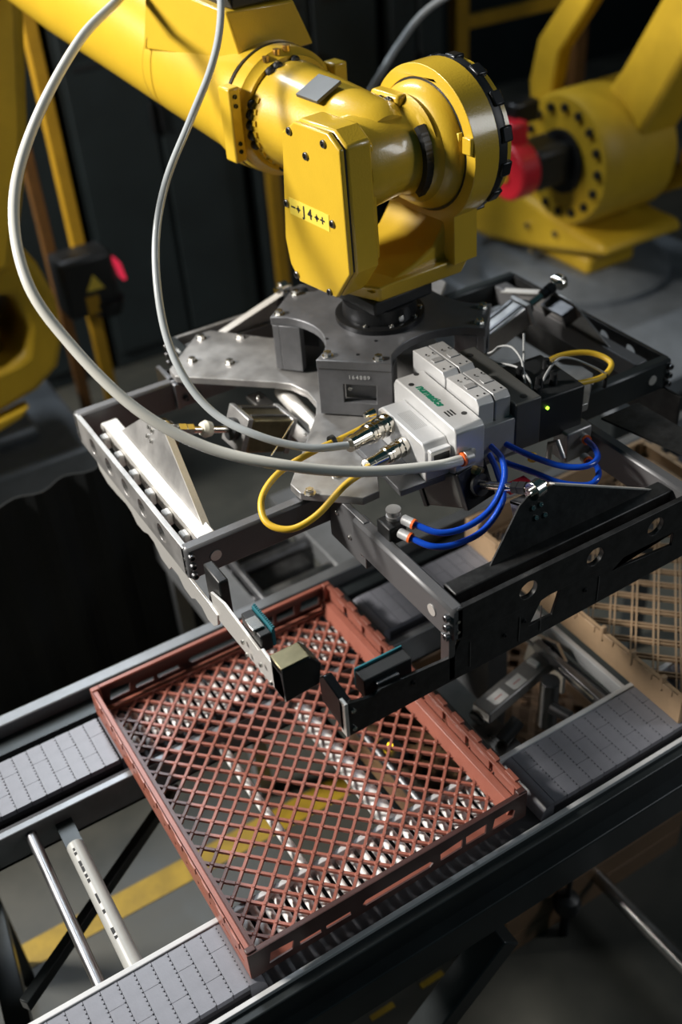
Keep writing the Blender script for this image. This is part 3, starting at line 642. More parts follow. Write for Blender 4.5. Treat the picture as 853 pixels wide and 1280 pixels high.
# yoke
b = RB()
b.add([(-0.075, 0.015, 0.066), (-0.050, -0.064, 0.066), (0.145, -0.078, 0.066), (0.158, 0.02, 0.066), (0.15, 0.10, 0.066), (-0.09, 0.10, 0.066),
       (-0.100, 0.02, 0.095), (-0.060, -0.080, 0.105), (0.155, -0.092, 0.105), (0.170, 0.02, 0.105), (0.165, 0.11, 0.105), (-0.118, 0.11, 0.095)],
      [(5, 4, 3, 2, 1, 0), (6, 7, 8, 9, 10, 11), (0, 1, 7, 6), (1, 2, 8, 7), (2, 3, 9, 8), (3, 4, 10, 9), (4, 5, 11, 10), (5, 0, 6, 11)])
ybase = b.build('yoke_base', YEL, rb, 0.005)
# right arm of the yoke: ring with neck
def neck(r, zc, w0, n=40, zb=0.10):
    pts = []
    a0 = math.radians(-52)
    for k in range(n+1):
        a = a0+(2*PI-2*(a0+PI/2))*0+(math.radians(232)-a0)*k/n
        pts.append((r*math.cos(a), zc+r*math.sin(a)))
    return pts+[(-w0, zb), (w0, zb)]
ring_o = [(a-0.008, b_) for a, b_ in neck(0.143, 0.308, 0.090)]
hole = circ(-0.008, 0.308, 0.120, 48)
YZ = RW @ frame((0.108, 0, 0), (0, 1, 0), (0, 0, 1))
MB().prism(ring_o, YZ, 0.058, [hole]).build('yoke_right_arm', YEL, rb, 0.010, seg=3)
MB().prism([(-0.07, 0.090), (0.118, 0.090), (0.118, 0.205), (0.105, 0.170), (0.080, 0.138), (0.035, 0.118)], RW @ frame((0, 0.095, 0), (1, 0, 0), (0, 0, 1)), 0.165).build('yoke_root', YEL, rb, 0.006, seg=3)
# casing behind: dark belt cover and outer plate
b = RB(); b.lathe((0.166, -0.008, 0.308), (1, 0, 0), [(0, 0), (0, 0.138), (0.016, 0.142), (0.024, 0.139), (0.024, 0)], n=64); b.build('belt_cover', BLK, rb)
for k in range(14):
    a = 2*PI*k/14; Mk = RW @ Matrix.Translation((0.192, -0.008, 0.308)) @ Matrix.Rotation(a, 4, 'X')
    MB().box(-0.016, 0.008, -0.014, 0.014, 0.130, 0.1445, Mk).build('cover_lug', BLKM, rb, 0.003)
MB(RW).lathe((0.190, -0.008, 0.308), (1, 0, 0), [(0, 0), (0, 0.136), (0.012, 0.136), (0.018, 0.128), (0.020, 0)], n=64).build('end_cover', YEL, rb)
# hub
b = RB(); b.lathe((0.070, -0.006, 0.308), (1, 0, 0), [(0, 0), (-0.014, 0.078), (-0.006, 0.090), (0.0, 0.094), (0.010, 0.097), (0.016, 0.106), (0.030, 0.1145), (0.046, 0.116), (0.05, 0.116), (0.05, 0)], n=64); b.build('hub', YEL, rb, 0)
MB(RW).lathe((0.109, -0.008, 0.308), (1, 0, 0), [(0, 0.115), (0.0, 0.1210), (0.006, 0.1210)], n=64).build('seal_ring', BLK, rb)
MB(RW).lathe((0.066, -0.004, 0.308), (1, 0, 0), [(0, 0.082), (0.0, 0.092), (0.004, 0.094)], n=48).build('hub_lip', YEL, rb)
for y, z in ((0.052, 0.392), (0.030, 0.397), (0.008, 0.399)): rbolt(rb, CAPB, (0.044, y-0.004, z+0.002), (-1, 0, 0))
for y, z in ((0.052, 0.222), (0.032, 0.217)): rbolt(rb, CAPB, (0.052, y, z+0.006), (-1, 0, 0))
MB(RW).box(0.047, 0.075, -0.014, 0.062, 0.372, 0.410).build('bolt_boss', YEL, rb, 0.006)
MB(RW).box(0.048, 0.070, 0.012, 0.066, 0.212, 0.236).build('bolt_boss', YEL, rb, 0.006)
b = RB()
for k in range(9):
    a = math.radians(150+k*7.0)   # dark slot on the front side of the hub
    b.box(-0.012, 0.004, -0.011, 0.011, -0.006, 0.006, Matrix.Translation((0.058, -0.088*math.sin(math.radians(90-36+9*k)), 0.308+0.088*math.cos(math.radians(90-36+9*k)))) @ Matrix.Rotation(math.radians(90-36+9*k), 4, 'X'))
b.build('cable_slot', BLK, rb)
b = RB(); b.box(0.020, 0.060, 0.055, 0.085, 0.22, 0.236); b.build('cable_slot', BLK, rb)
MB(RW).box(0.100, 0.112, -0.116, -0.106, 0.325, 0.355).build('timing_mark', LBL, rb, 0.001)
MB(RW).box(0.100, 0.1085, -0.146, -0.124, 0.322, 0.352).build('index_block', YEL, rb, 0.002)
# middle housing
MB(RW).lathe((-0.065, 0, 0.312), (1, 0, 0), [(0, 0), (0, 0.080), (0.02, 0.083), (0.075, 0.078), (0.110, 0.076), (0.125, 0.084), (0.135, 0.098), (0.14, 0)], n=56).build('wrist_housing', YEL, rb)
# left arm with J4 cover
pan = [(0.092, 0.372), (0.052, 0.398), (-0.046, 0.400), (-0.078, 0.378), (-0.086, 0.155), (-0.040, 0.093), (0.078, 0.086), (0.104, 0.115), (0.114, 0.165)]
def scale(p, s, c=(0.01, 0.245)): return [(c[0]+(q[0]-c[0])*s, c[1]+(q[1]-c[1])*s) for q in p]
MB().prism(scale(pan, 1.0), RW @ frame((-0.118, 0, 0), (0, 1, 0), (0, 0, 1)), 0.055).build('yoke_left_arm', YEL, rb, 0.006, seg=3)
MB().prism(scale(pan, 0.97), RW @ frame((-0.1205, 0, 0), (0, 1, 0), (0, 0, 1)), 0.004).build('cover_gasket', BLK, rb)
cover = MB().prism(scale(pan, 0.985), RW @ frame((-0.131, 0, 0), (0, 1, 0), (0, 0, 1)), 0.0105).build('cover_panel', YEL, rb, 0.003, seg=3)
for y, z in ((0.066, 0.377), (-0.034, 0.378), (0.021, 0.344), (0.095, 0.239), (-0.044, 0.240), (0.083, 0.101), (-0.021, 0.101)):
    rbolt(cover, CAPB, (-0.129, y, z), (-1, 0, 0))
MB(RW).box(-0.1318, -0.1309, -0.034, 0.086, 0.222, 0.253).build('label_strip', LBL, cover, label='pale yellow J4 direction label')
TM = RW @ Matrix(((0, 0, -1, -0.1319), (-1, 0, 0, 0.027), (0, 1, 0, 0.2375), (0, 0, 0, 1)))
# letters and arrow marks, left to right: - * J 4 * +
def mark(kind, x):
    Mk = TM @ Matrix.Translation((x, 0, 0)) @ Matrix.Scale(1.1, 4)
    if kind == '-': MB().box(-0.006, 0.006, -0.0014, 0.0014, 0, 0.0004, Mk).build('minus_sign', INK, cover)
    if kind == '+': MB().box(-0.006, 0.006, -0.0014, 0.0014, 0, 0.0004, Mk).box(-0.0014, 0.0014, -0.006, 0.006, 0, 0.00042, Mk).build('plus_sign', INK, cover)
    if kind == '*': MB().cyl(Mk @ Vector((0, 0, 0)), Mk @ Vector((0, 0, 0.0004)), 0.0042, n=12).box(-0.006, 0.006, -0.001, 0.001, 0, 0.0004, Mk).box(-0.001, 0.001, -0.006, 0.006, 0, 0.0004, Mk).build('arrow_mark', INK, cover)
mark('-', -0.047); mark('*', -0.031); mark('*', 0.025); mark('+', 0.042)
text_obj('letter', 'J', 0.027, TM @ Matrix.Translation((-0.014, 0, 0)), INK, cover); text_obj('digit', '4', 0.027, TM @ Matrix.Translation((0.004, 0, 0)), INK, cover)
# side cover behind the panel (darker block seen edge-on)
MB().prism(scale(pan, 0.90), RW @ frame((-0.064, 0, 0), (0, 1, 0), (0, 0, 1)), 0.012).build('inner_cover', YEL, rb, 0.004)
# J4 body towards the forearm
J = Vector((0.010, 0.30, 0.330))
b = RB(); b.lathe((0.010, 0.262, 0.330), (0, -1, 0), [(0, 0), (0, 0.100), (0.012, 0.100), (0.03, 0.096), (0.09, 0.092), (0.19, 0.084), (0.27, 0.078), (0.295, 0.06), (0.30, 0)], n=64); b.build('wrist_body', YEL, rb)
MB(RW).lathe((0.010, 0.262, 0.330), (0, 1, 0), [(0, 0), (0, 0.108), (0.010, 0.112), (0.016, 0.1205), (0.045, 0.1225), (0.050, 0.118), (0.052, 0)], n=72).build('wrist_flange_ring', YEL, rb)
MB(RW).lathe((0.010, 0.312, 0.330), (0, 1, 0), [(0, 0.05), (0, 0.1234), (0.005, 0.1234), (0.005, 0.05)], n=72).build('seal_ring', BLK, rb)
for a in (66, 77, 88, 99, 110, 160, 26, 15, -8, -60):
    t_ = math.radians(a); 
    rbolt(rb, DOME, (0.010-0.099*math.sin(t_), 0.262, 0.330+0.099*math.cos(t_)), (0, -1, 0))
for k in range(12):
    t_ = math.radians(60+k*12)
    MB().box(-0.005, 0.005, -0.004, 0.006, -0.003, 0.003, RW @ Matrix.Translation((0.010-0.0985*math.sin(t_), 0.245, 0.330+0.0985*math.cos(t_))) @ Matrix.Rotation(-t_, 4, 'Y')).build('rib_block', YEL, rb)
# bracket blocks on the ring
br = MB(RW).box(-0.128, -0.102, 0.262, 0.300, 0.268, 0.408).build('stop_block', YEL, rb, 0.004)
for z in (0.290, 0.305, 0.375, 0.392): rbolt(br, CAPK, (-0.115, 0.262, z), (0, -1, 0), 'screw')
MB(RW).box(0.118, 0.150, 0.262, 0.300, 0.33, 0.40).build('stop_block', YEL, rb, 0.004)
for x, z in ((-0.03, 0.438), (-0.005, 0.446), (0.018, 0.448)): MB(RW).cyl((x, 0.275, z-0.004), (x, 0.275, z+0.006), 0.007, n=10).build('plug', BRASS, rb)
MB().box(-0.030, 0.030, 0.085, 0.150, -0.004, 0.0025, RW @ Matrix.Translation((0.010-0.0925*math.sin(0.40), 0, 0.330+0.0925*math.cos(0.40))) @ Matrix.Rotation(-0.40, 4, 'Y')).build('rating_plate', VDK, rb, 0.0008, label='blank grey rectangular plate on top of the wrist')
# saddle linking wrist body to the hub on top
b = RB(); b.lathe((-0.02, 0.055, 0.322), (1, -0.25, 0.05), [(0, 0), (0, 0.078), (0.04, 0.080), (0.055, 0.074), (0.055, 0)], n=48); b.build('saddle', YEL, rb)
# forearm
def ell(y, cx, cz, rx, rz, n=48):
    return [RW @ Vector((cx+rx*math.copysign(abs(math.cos(2*PI*k/n))**0.9, math.cos(2*PI*k/n)), y, cz+rz*math.copysign(abs(math.sin(2*PI*k/n))**0.9, math.sin(2*PI*k/n)))) for k in range(n)]
secs = [(0.318, 0.010, 0.330, 0.120, 0.120), (0.345, 0.010, 0.332, 0.123, 0.122), (0.40, 0.010, 0.338, 0.112, 0.112), (0.60, 0.006, 0.375, 0.116, 0.118), (0.85, 0.0, 0.43, 0.126, 0.13), (1.10, -0.004, 0.49, 0.14, 0.15), (1.48, -0.01, 0.585, 0.15, 0.17)]
b = MB(); n = 48
for s_ in secs: b.v += ell(*s_)
for i in range(len(secs)-1): b.f += [(i*n+k, (i+1)*n+k, (i+1)*n+(k+1) % n, i*n+(k+1) % n) for k in range(n)]
b.f += [tuple(range(n)), tuple(reversed(range((len(secs)-1)*n, len(secs)*n)))]
fa = b.build('forearm', YEL, rb)
# head box on the end of the forearm
b = RB(); q0 = [(-0.045, 0.335, 0.425), (0.125, 0.335, 0.425), (0.085, 0.335, 0.512), (-0.070, 0.335, 0.520)]
q1 = [(-0.115, 0.60, 0.42), (0.115, 0.60, 0.42), (0.095, 0.60, 0.535), (-0.085, 0.60, 0.545)]
b.add(q0+q1, [(3, 2, 1, 0), (4, 5, 6, 7), (0, 1, 5, 4), (2, 3, 7, 6), (1, 2, 6, 5), (3, 0, 4, 7)]); b.build('cable_box', YEL, rb, 0.004)
lid = MB(RW).box(-0.055, 0.08, 0.335, 0.60, 0.520, 0.540).build('box_lid', BLK, rb, 0.004)
MB(RW).box(-0.04, 0.03, 0.37, 0.60, 0.54, 0.585).build('cable_clamp', BLK, lid, 0.006)
for x in (-0.045, 0.065): rbolt(lid, CAPB, (x, 0.35, 0.540), (0, 0, 1))
MB(RW).tube([(0.0, 0.62, 0.545), (-0.03, 0.80, 0.60), (-0.06, 1.0, 0.67), (-0.09, 1.25, 0.73)], 0.018, 12).build('dress_hose', BLK, rb)
text_obj('safety_print', 'OIL', 0.024, RW @ frame((-0.140, 1.02, 0.52), (0, -1, -0.2), (-0.35, -0.18, 0.9)) @ Matrix.Translation((0, 0, 0.004)), INK, fa)
MB(RW).lathe((-0.006, 0.60, 0.384), (0, -1, -0.16), [(0, 0.1185), (0.0016, 0.1195), (0.003, 0.1185)], n=48).build('casting_seam', YEL, rb)

# ================================================================ VALVE MANIFOLD
VM = rotz(-4, (0.300, -0.018, 1.332))
vm = thing('valve_manifold', 'pale grey pneumatic valve manifold with green lettering on the gripper plate', 'valve', (0.300, -0.018, 1.332), -4)
def VB(): return MB(VM)
eb = MB().prism([(0, 0), (0.165, 0), (0.165, 0.06), (0.150, 0.072), (0.012, 0.072), (0, 0.060)], VM @ frame((0, 0, 0), (0, 1, 0), (0, 0, 1)), 0.048).build('bus_block', VGREY, vm, 0.0025)
MB(VM).box(0.004, 0.044, -0.012, 0.0, 0.030, 0.066).build('cover_ear', VGREY, eb, 0.002)
MB(VM).box(0.010, 0.040, -0.0135, -0.012, 0.036, 0.058).build('ear_recess', BLK, eb)
lines = MB(VM)
for k in range(9): lines.box(0.012+k*0.003, 0.0135+k*0.003, 0.055, 0.115, 0.0720, 0.0722)
lines.build('fine_print', VGREY2, eb, label='faded block of fine print')
wbk = MB().prism([(-0.02, 0), (0.190, 0), (0.190, 0.085), (0.182, 0.098), (-0.012, 0.098), (-0.02, 0.090)], VM @ frame((0.048, 0, 0), (0, 1, 0), (0, 0, 1)), 0.058).build('end_block', VGREY, vm, 0.0025)
for x, y in ((0.090, 0.020), (0.062, 0.150), (0.088, 0.176)): MB(VM).cyl((x, y, 0.0975), (x, y, 0.0984), 0.0052, n=20).build('screw_hole', BLK, wbk)
NT = VM @ frame((0.0705, 0.100, 0.0982), (0, -1, 0), (1, 0, 0))
text_obj('lettering', 'numatics', 0.0215, NT, GREEN, wbk, shear=0.25)
for k in range(3): MB(VM).box(0.062+k*0.006, 0.065+k*0.006, 0.024, 0.042, 0.0980, 0.0984).build('print_bar', INK, wbk)
MB(VM).cyl((0.075, -0.0205, 0.045), (0.075, -0.0215, 0.045), 0.008, n=20).build('screw_hole', BLK, wbk)
MB(VM).box(0.106, 0.205, -0.006, 0.195, 0, 0.072).build('sub_base', VGREY2, vm, 0.002)
for i in range(2):
    x0 = 0.109+i*0.034
    for (ya, yb) in ((0.004, 0.108), (0.112, 0.224)):
        v = MB().prism([(ya, 0.070), (yb, 0.070), (yb, 0.118), (ya+0.01, 0.122), (ya, 0.112)], VM @ frame((x0, 0, 0), (0, 1, 0), (0, 0, 1)), 0.031).build('valve_body', VGREY if i == 0 else VGREY2, vm, 0.0015)
        for q in (0.018, 0.078): 
            for s in (-0.007, 0.007): MB(VM).cyl((x0+0.0155+s, ya+q, 0.1212), (x0+0.0155+s, ya+q, 0.1228), 0.0018, n=10).build('pilot_port', BLKM, v)
        MB(VM).box(x0+0.006, x0+0.026, ya+0.046, ya+0.060, 0.1210, 0.1226).build('override', VGREY2, v, 0.001)
MB(VM).box(0.178, 0.232, -0.008, 0.205, 0.0, 0.098).build('end_block', VDK, vm, 0.003, label='dark end block')
for y in (0.01, 0.18): MB(VM).cyl((0.205, y, 0.098), (0.205, y, 0.099), 0.006, n=18).build('screw_hole', BLK, vm)
dk = MB(VM).box(0.235, 0.345, 0.015, 0.150, -0.02, 0.072).build('control_box', BLK, vm, 0.004)
MB(VM).cyl((0.262, 0.012, 0.052), (0.262, 0.015, 0.052), 0.003, n=12).build('status_light', LED, dk, label='small green status light')
for k, (x, y) in enumerate(((0.250, 0.03), (0.272, 0.055), (0.262, 0.10), (0.30, 0.05), (0.32, 0.10))): MB(VM).cyl((x, y, 0.072), (x, y, 0.092), 0.0085, 0.006, n=16).build('plug', BLKM, dk)
MB(VM).box(-0.05, 0.20, 0.0, 0.17, -0.012, 0.0).build('mounting_plate', PLATE, vm, 0.001)
# connectors on the end face
def connector(parent, p, d, r, L, rings=2):
    p = Vector(p); d = Vector(d).normalized()
    o = MB().lathe(p, d, [(0, 0), (0, r*1.12), (L*0.10, r*1.12), (L*0.12, r*0.98), (L*0.34, r*0.98), (L*0.35, r), (L*0.52, r), (L*0.54, r*0.86), (L*0.84, r*0.72), (L*0.86, r*0.8), (L, r*0.74), (L, 0)], n=28).build('connector', CHR, parent)
    for k in range(rings): MB().lathe(p+d*L*(0.16+0.20*k), d, [(0, r*0.9), (0.001, r*1.05), (L*0.07, r*1.05), (L*0.08, r*0.9)], n=28).build('grip_ring', CHR, o)
    return o
# ================================================================ HOSES AND CABLES
def cable(name, label, cat, path, r, material, n=10, k=8, group=None):
    t = thing(name, label, cat, tuple(path[0]), 0, group)
    MB().tube(smooth(path, k), r, n).build('hose' if 'hose' in name or 'tube' in name else 'cable', material, t, angle=80)
    return t
hA = [(0.46, 1.30, 2.06), (0.325, 1.037, 1.985), (0.248, 0.935, 1.965), (0.105, 0.784, 1.942), (-0.057, 0.6, 1.877), (-0.155, 0.473, 1.802), (-0.193, 0.36, 1.717), (-0.171, 0.274, 1.633), (-0.12, 0.17, 1.547), (-0.043, 0.088, 1.486), (0.058, 0.015, 1.45), (0.168, -0.021, 1.412), (0.29, -0.051, 1.388), (0.35, -0.050, 1.375)]
h = cable('air_hose', 'thick milky air hose looping from the robot forearm to the orange-ringed elbow', 'hose', hA, 0.0092, MILK, 16, 10)
ep = Vector((0.352, -0.049, 1.3745)); ed = Vector((0.9, 0.02, -0.10)).normalized()
MB().lathe(ep, ed, [(0, 0.0), (0, 0.0125), (0.005, 0.0125), (0.005, 0)], n=24).build('release_ring', ORING, h, label='orange release ring')
MB().lathe(ep+ed*0.005, ed, [(0, 0), (0, 0.0135), (0.016, 0.0135), (0.020, 0.010), (0.020, 0)], n=24).tube([ep+ed*0.018, ep+ed*0.028+Vector((0, 0.01, 0.004)), ep+ed*0.030+Vector((0, 0.028, 0.008))], 0.0105, 14).build('elbow_fitting', PLATE2, h, 0.001)
hB = [(0.40, 0.80, 2.05), (0.364, 0.714, 1.991), (0.322, 0.649, 1.94), (0.268, 0.593, 1.892), (0.196, 0.54, 1.836), (0.111, 0.489, 1.757), (0.053, 0.433, 1.675), (0.015, 0.357, 1.58), (0.007, 0.284, 1.51), (0.028, 0.212, 1.457), (0.076, 0.134, 1.432), (0.138, 0.083, 1.414), (0.200, 0.068, 1.402)]
h = cable('signal_hose', 'thinner clear grey hose hanging from the forearm into the upper chrome connector', 'hose', hB, 0.0070, CLR, 14, 10)
connector(h, (0.299, 0.100, 1.3885), (-0.100, -0.030, 0.012), 0.0185, 0.100)
yA = [(0.33, 0.13, 1.388), (0.269, 0.120, 1.386), (0.209, 0.106, 1.391), (0.154, 0.1, 1.393), (0.078, 0.091, 1.385), (0.027, 0.063, 1.371), (0.012, 0.025, 1.351), (0.037, -0.008, 1.345), (0.085, -0.013, 1.354), (0.153, 0.009, 1.371), (0.197, 0.020, 1.374), (0.215, 0.028, 1.375)]
h = cable('yellow_cable', 'yellow cable looping in front of the gripper into the lower chrome connector', 'cable', yA, 0.0058, CYEL, 12, 8)
connector(h, (0.299, 0.046, 1.372), (-0.100, -0.018, 0.004), 0.0155, 0.088)
MB().cyl((0.300, 0.142, 1.392), (0.286, 0.142, 1.392), 0.009, 0.0075, n=18).cyl((0.286, 0.142, 1.392), (0.280, 0.142, 1.392), 0.0055, n=16).build('port_cap', CHR, vm)
MB().lathe((0.196, 0.108, 1.392), (-1, -0.1, 0), [(0, 0.006), (0, 0.011), (0.008, 0.011), (0.008, 0.006)], n=18).build('cable_tie', BLK, h)
yB = [(0.56, 0.10, 1.352), (0.584, 0.104, 1.356), (0.653, 0.117, 1.365), (0.72, 0.126, 1.368), (0.772, 0.098, 1.369), (0.787, 0.055, 1.362), (0.747, 0.031, 1.358), (0.692, 0.025, 1.367), (0.634, 0.027, 1.382), (0.61, 0.030, 1.384)]
cable('yellow_cable', 'yellow cable bent in a tight loop at the right behind the manifold', 'cable', yB, 0.0056, CYEL, 12)
def bluet(label, path, ends):
    t = cable('blue_tube', label, 'tube', path, 0.0056, BLUE, 12, 8, 'blue air tubes under the manifold')
    for p, d in ends:
        p = Vector(p); d = Vector(d).normalized()
        MB().lathe(p-d*0.004, d, [(0, 0.006), (0, 0.0092), (0.004, 0.0092), (0.004, 0.006)], n=20).build('release_ring', ORING, t, label='orange release ring')
        MB().lathe(p, d, [(0, 0), (0, 0.0088), (0.018, 0.0088), (0.020, 0.007), (0.020, 0)], n=20).build('fitting', VGREY, t)
bluet('upper bright blue air tube curving down to the front-left fittings', [(0.425, 0.0, 1.372), (0.429, -0.037, 1.361), (0.42, -0.075, 1.361), (0.394, -0.113, 1.351), (0.344, -0.144, 1.334), (0.29, -0.151, 1.325), (0.243, -0.139, 1.326), (0.215, -0.102, 1.334)], [((0.215, -0.102, 1.334), (-0.35, 0.9, 0.08))])
bluet('lower bright blue air tube curving down to the front-left fittings', [(0.43, 0.02, 1.358), (0.429, -0.02, 1.348), (0.415, -0.069, 1.333), (0.38, -0.129, 1.325), (0.32, -0.155, 1.306), (0.263, -0.155, 1.303), (0.225, -0.142, 1.308), (0.204, -0.107, 1.314)], [((0.204, -0.107, 1.314), (-0.35, 0.9, 0.08))])
bluet('upper dark blue air tube looping to the right under the control box', [(0.452, 0.01, 1.366), (0.458, -0.027, 1.357), (0.482, -0.068, 1.342), (0.517, -0.113, 1.329), (0.554, -0.137, 1.325), (0.589, -0.13, 1.323), (0.616, -0.094, 1.315), (0.637, -0.05, 1.301)], [((0.637, -0.05, 1.301), (0.3, 0.9, -0.2))])
bluet('lower dark blue air tube looping to the right under the control box', [(0.45, -0.0, 1.322), (0.46, -0.036, 1.316), (0.483, -0.081, 1.312), (0.506, -0.128, 1.306), (0.546, -0.156, 1.3), (0.573, -0.152, 1.304), (0.595, -0.124, 1.301), (0.612, -0.085, 1.283)], [((0.612, -0.085, 1.283), (0.3, 0.9, -0.2))])
for lb, pth in (('thin grey sensor lead arching over the dark end block', [(0.56, 0.16, 1.41), (0.567, 0.143, 1.422), (0.582, 0.141, 1.429), (0.589, 0.115, 1.437), (0.585, 0.082, 1.429), (0.574, 0.06, 1.415), (0.562, 0.040, 1.400)]),
                ('thin grey sensor lead lying low beside the dark end block', [(0.530, 0.165, 1.392), (0.548, 0.137, 1.406), (0.566, 0.107, 1.413), (0.576, 0.074, 1.415), (0.572, 0.041, 1.408), (0.558, 0.015, 1.400)]),
                ('thin grey sensor lead arching inside the right yellow loop', [(0.576, 0.005, 1.388), (0.576, 0.013, 1.395), (0.605, 0.036, 1.407), (0.653, 0.059, 1.413), (0.689, 0.059, 1.403), (0.728, 0.045, 1.379), (0.752, 0.031, 1.361)]),
                ('short thin grey lead hanging behind the sensor plugs', [(0.630, 0.130, 1.445), (0.621, 0.118, 1.428), (0.607, 0.102, 1.401), (0.581, 0.102, 1.384)])):
    t = cable('sensor_lead', lb, 'cable', pth, 0.0024, GCAB, 8, 6, 'sensor leads')
    MB().cyl(pth[-1], Vector(pth[-1])+Vector((0, 0, -0.03)), 0.0052, 0.004, n=12).build('plug', GCAB if 'arching over' in lb else BLK, t)
# fittings below the manifold: brass muffler, grey block, knob
mf = thing('exhaust_muffler', 'small brass exhaust muffler under the orange-ringed elbow', 'fitting', (0.40, -0.03, 1.33))
MB().cyl((0.365, -0.010, 1.345), (0.385, -0.050, 1.335), 0.010, n=20).build('muffler_body', BRASS, mf, 0.001); MB().cyl((0.385, -0.050, 1.335), (0.389, -0.058, 1.333), 0.0115, n=20).build('cap', OLIVE, mf, 0.001)
fb = thing('tube_fitting_block', 'dark grey fitting block where the two bright blue tubes end', 'fitting', (0.195, -0.06, 1.29))
MB().box(0.180, 0.215, -0.085, -0.045, 1.290, 1.325).build('body', BLKS, fb, 0.003); MB().lathe((0.205, -0.060, 1.325), (0, 0, 1), [(0, 0), (0, 0.013), (0.006, 0.013), (0.007, 0.011), (0.013, 0.011), (0.014, 0.013), (0.018, 0.013), (0.018, 0)], n=20).build('adjust_knob', PLATE2, fb)
fb = thing('tube_fitting_block', 'grey elbow fitting block where the two dark blue tubes end', 'fitting', (0.64, -0.02, 1.25))
MB().box(0.60, 0.66, -0.040, 0.00, 1.255, 1.320).build('body', PLATE2, fb, 0.004); MB().tube([(0.575, -0.06, 1.29), (0.577, -0.04, 1.315), (0.577, -0.02, 1.300), (0.575, -0.02, 1.26)], 0.0055, 10).build('loop', ALU, fb)
MB().cyl((0.50, -0.060, 1.318), (0.508, -0.052, 1.322), 0.008, n=14).build('yellow_cap', CYEL, fb)
MB().box(0.420, 0.470, -0.10, -0.075, 1.30, 1.306).build('red_tag', REDP, fb)

# ================================================================ BACKGROUND ROBOTS
def xpl(x): return frame((x, 0, 0), (0, 1, 0), (0, 0, 1))
r2 = thing('robot', 'blurred yellow robot with a red motor behind on the right', 'robot', (2.45, 1.85, 0))
MB().prism([(2.44, 0.44), (2.42, 0.52), (2.40, 0.66), (2.37, 0.76), (2.25, 0.80), (2.10, 0.72), (1.72, 0.66), (1.60, 0.66), (1.56, 0.62), (1.62, 0.60), (1.98, 0.505), (2.30, 0.44)], xpl(2.25), 0.42).build('turret', YELF, r2, 0.03, seg=3)
MB().box(2.34, 2.60, 1.75, 2.25, 0.44, 0.52).build('turret_base', YELF, r2, 0.02)
MB().lathe((2.20, 1.79, 0.945), (1, 0, 0), [(0, 0), (0, 0.10), (0, 0.235), (0.03, 0.25), (0.10, 0.25), (0.34, 0.25), (0.34, 0)], n=48).build('shoulder', YELF, r2)
MB().lathe((2.195, 1.79, 0.945), (-1, 0, 0), [(0, 0), (0, 0.12), (0.01, 0.12), (0.01, 0)], n=36).build('motor_seat', BLK, r2)
for k in range(16):
    a = 2*PI*k/16; MB().cyl((2.202, 1.79+0.198*math.cos(a), 0.945+0.198*math.sin(a)), (2.188, 1.79+0.198*math.cos(a), 0.945+0.198*math.sin(a)), 0.016, n=10).build('flange_bolt', BLK, r2)
MB().box(2.02, 2.20, 1.72, 1.90, 0.88, 1.03).build('motor_body', BLK, r2, 0.02)
MB().cyl((1.94, 1.81, 0.955), (2.03, 1.81, 0.955), 0.105, n=30).box(1.95, 2.03, 1.79, 1.89, 1.03, 1.13).build('motor_cap', REDP, r2, 0.01, label='red motor end cap')
MB().box(2.0, 2.12, 1.84, 1.90, 1.10, 1.18).build('motor_plug', BLKM, r2, 0.01)
MB().cyl((1.932, 1.81, 0.945), (1.940, 1.81, 0.945), 0.025, n=12).build('warning_dot', YELD, r2)
MB().prism([(1.99, 1.06), (1.95, 1.08), (1.82, 1.09), (1.69, 1.27), (1.537, 1.53), (1.37, 1.90), (1.10, 1.90), (1.379, 1.40), (1.60, 0.99), (1.66, 0.80), (1.78, 0.70)], xpl(2.36), 0.20).build('lower_arm', YELF, r2, 0.025, seg=3)
MB().prism([(2.085, 1.00), (2.10, 1.16), (2.06, 1.32), (1.93, 1.48), (1.70, 1.78), (1.62, 1.74), (1.81, 1.46), (1.94, 1.29), (1.965, 1.16), (1.95, 1.02)], xpl(2.28), 0.07).build('link_bar', YELF, r2, 0.012)
MB().prism([(1.90, 0.62), (1.47, 0.85), (1.36, 1.16), (1.43, 1.18), (1.53, 0.93), (1.90, 0.72)], xpl(2.62), 0.10).build('side_bracket', YELF, r2, 0.02)
MB().cyl((2.55, 1.50, 0.95), (2.70, 1.50, 0.95), 0.035, n=20).build('pivot_pin', BRASS, r2)
for y, z in ((1.85, 0.62), (2.02, 0.60), (2.0, 0.49)): MB().cyl((2.245, y, z), (2.235, y, z), 0.014, n=12).build('bolt', BOLT, r2)
text_obj('print', 'OIL', 0.05, frame((2.355, 1.66, 1.06), (0, -1, -0.6), (0, -0.6, 1)), INK, r2)
pd = thing('robot_pedestal', 'dark grey metal pedestal carrying the yellow robot at the right', 'pedestal', (2.45, 1.9, 0))
MB().box(1.95, 3.0, 1.35, 2.75, 0.0, 0.38).build('pedestal_body', PED, pd, 0.02)
MB().lathe((2.45, 1.95, 0.38), (0, 0, 1), [(0, 0), (0, 0.40), (0.03, 0.40), (0.065, 0.34), (0.065, 0)], n=40).build('bearing_ring', PED, pd)
MB().box(1.70, 2.5, 0.9, 1.25, 0.42, 0.50).build('cable_duct', PED, pd, 0.01); MB().box(1.75, 2.45, 0.95, 1.20, 0.0, 0.42).build('duct_leg', FRAME, pd, 0.01)

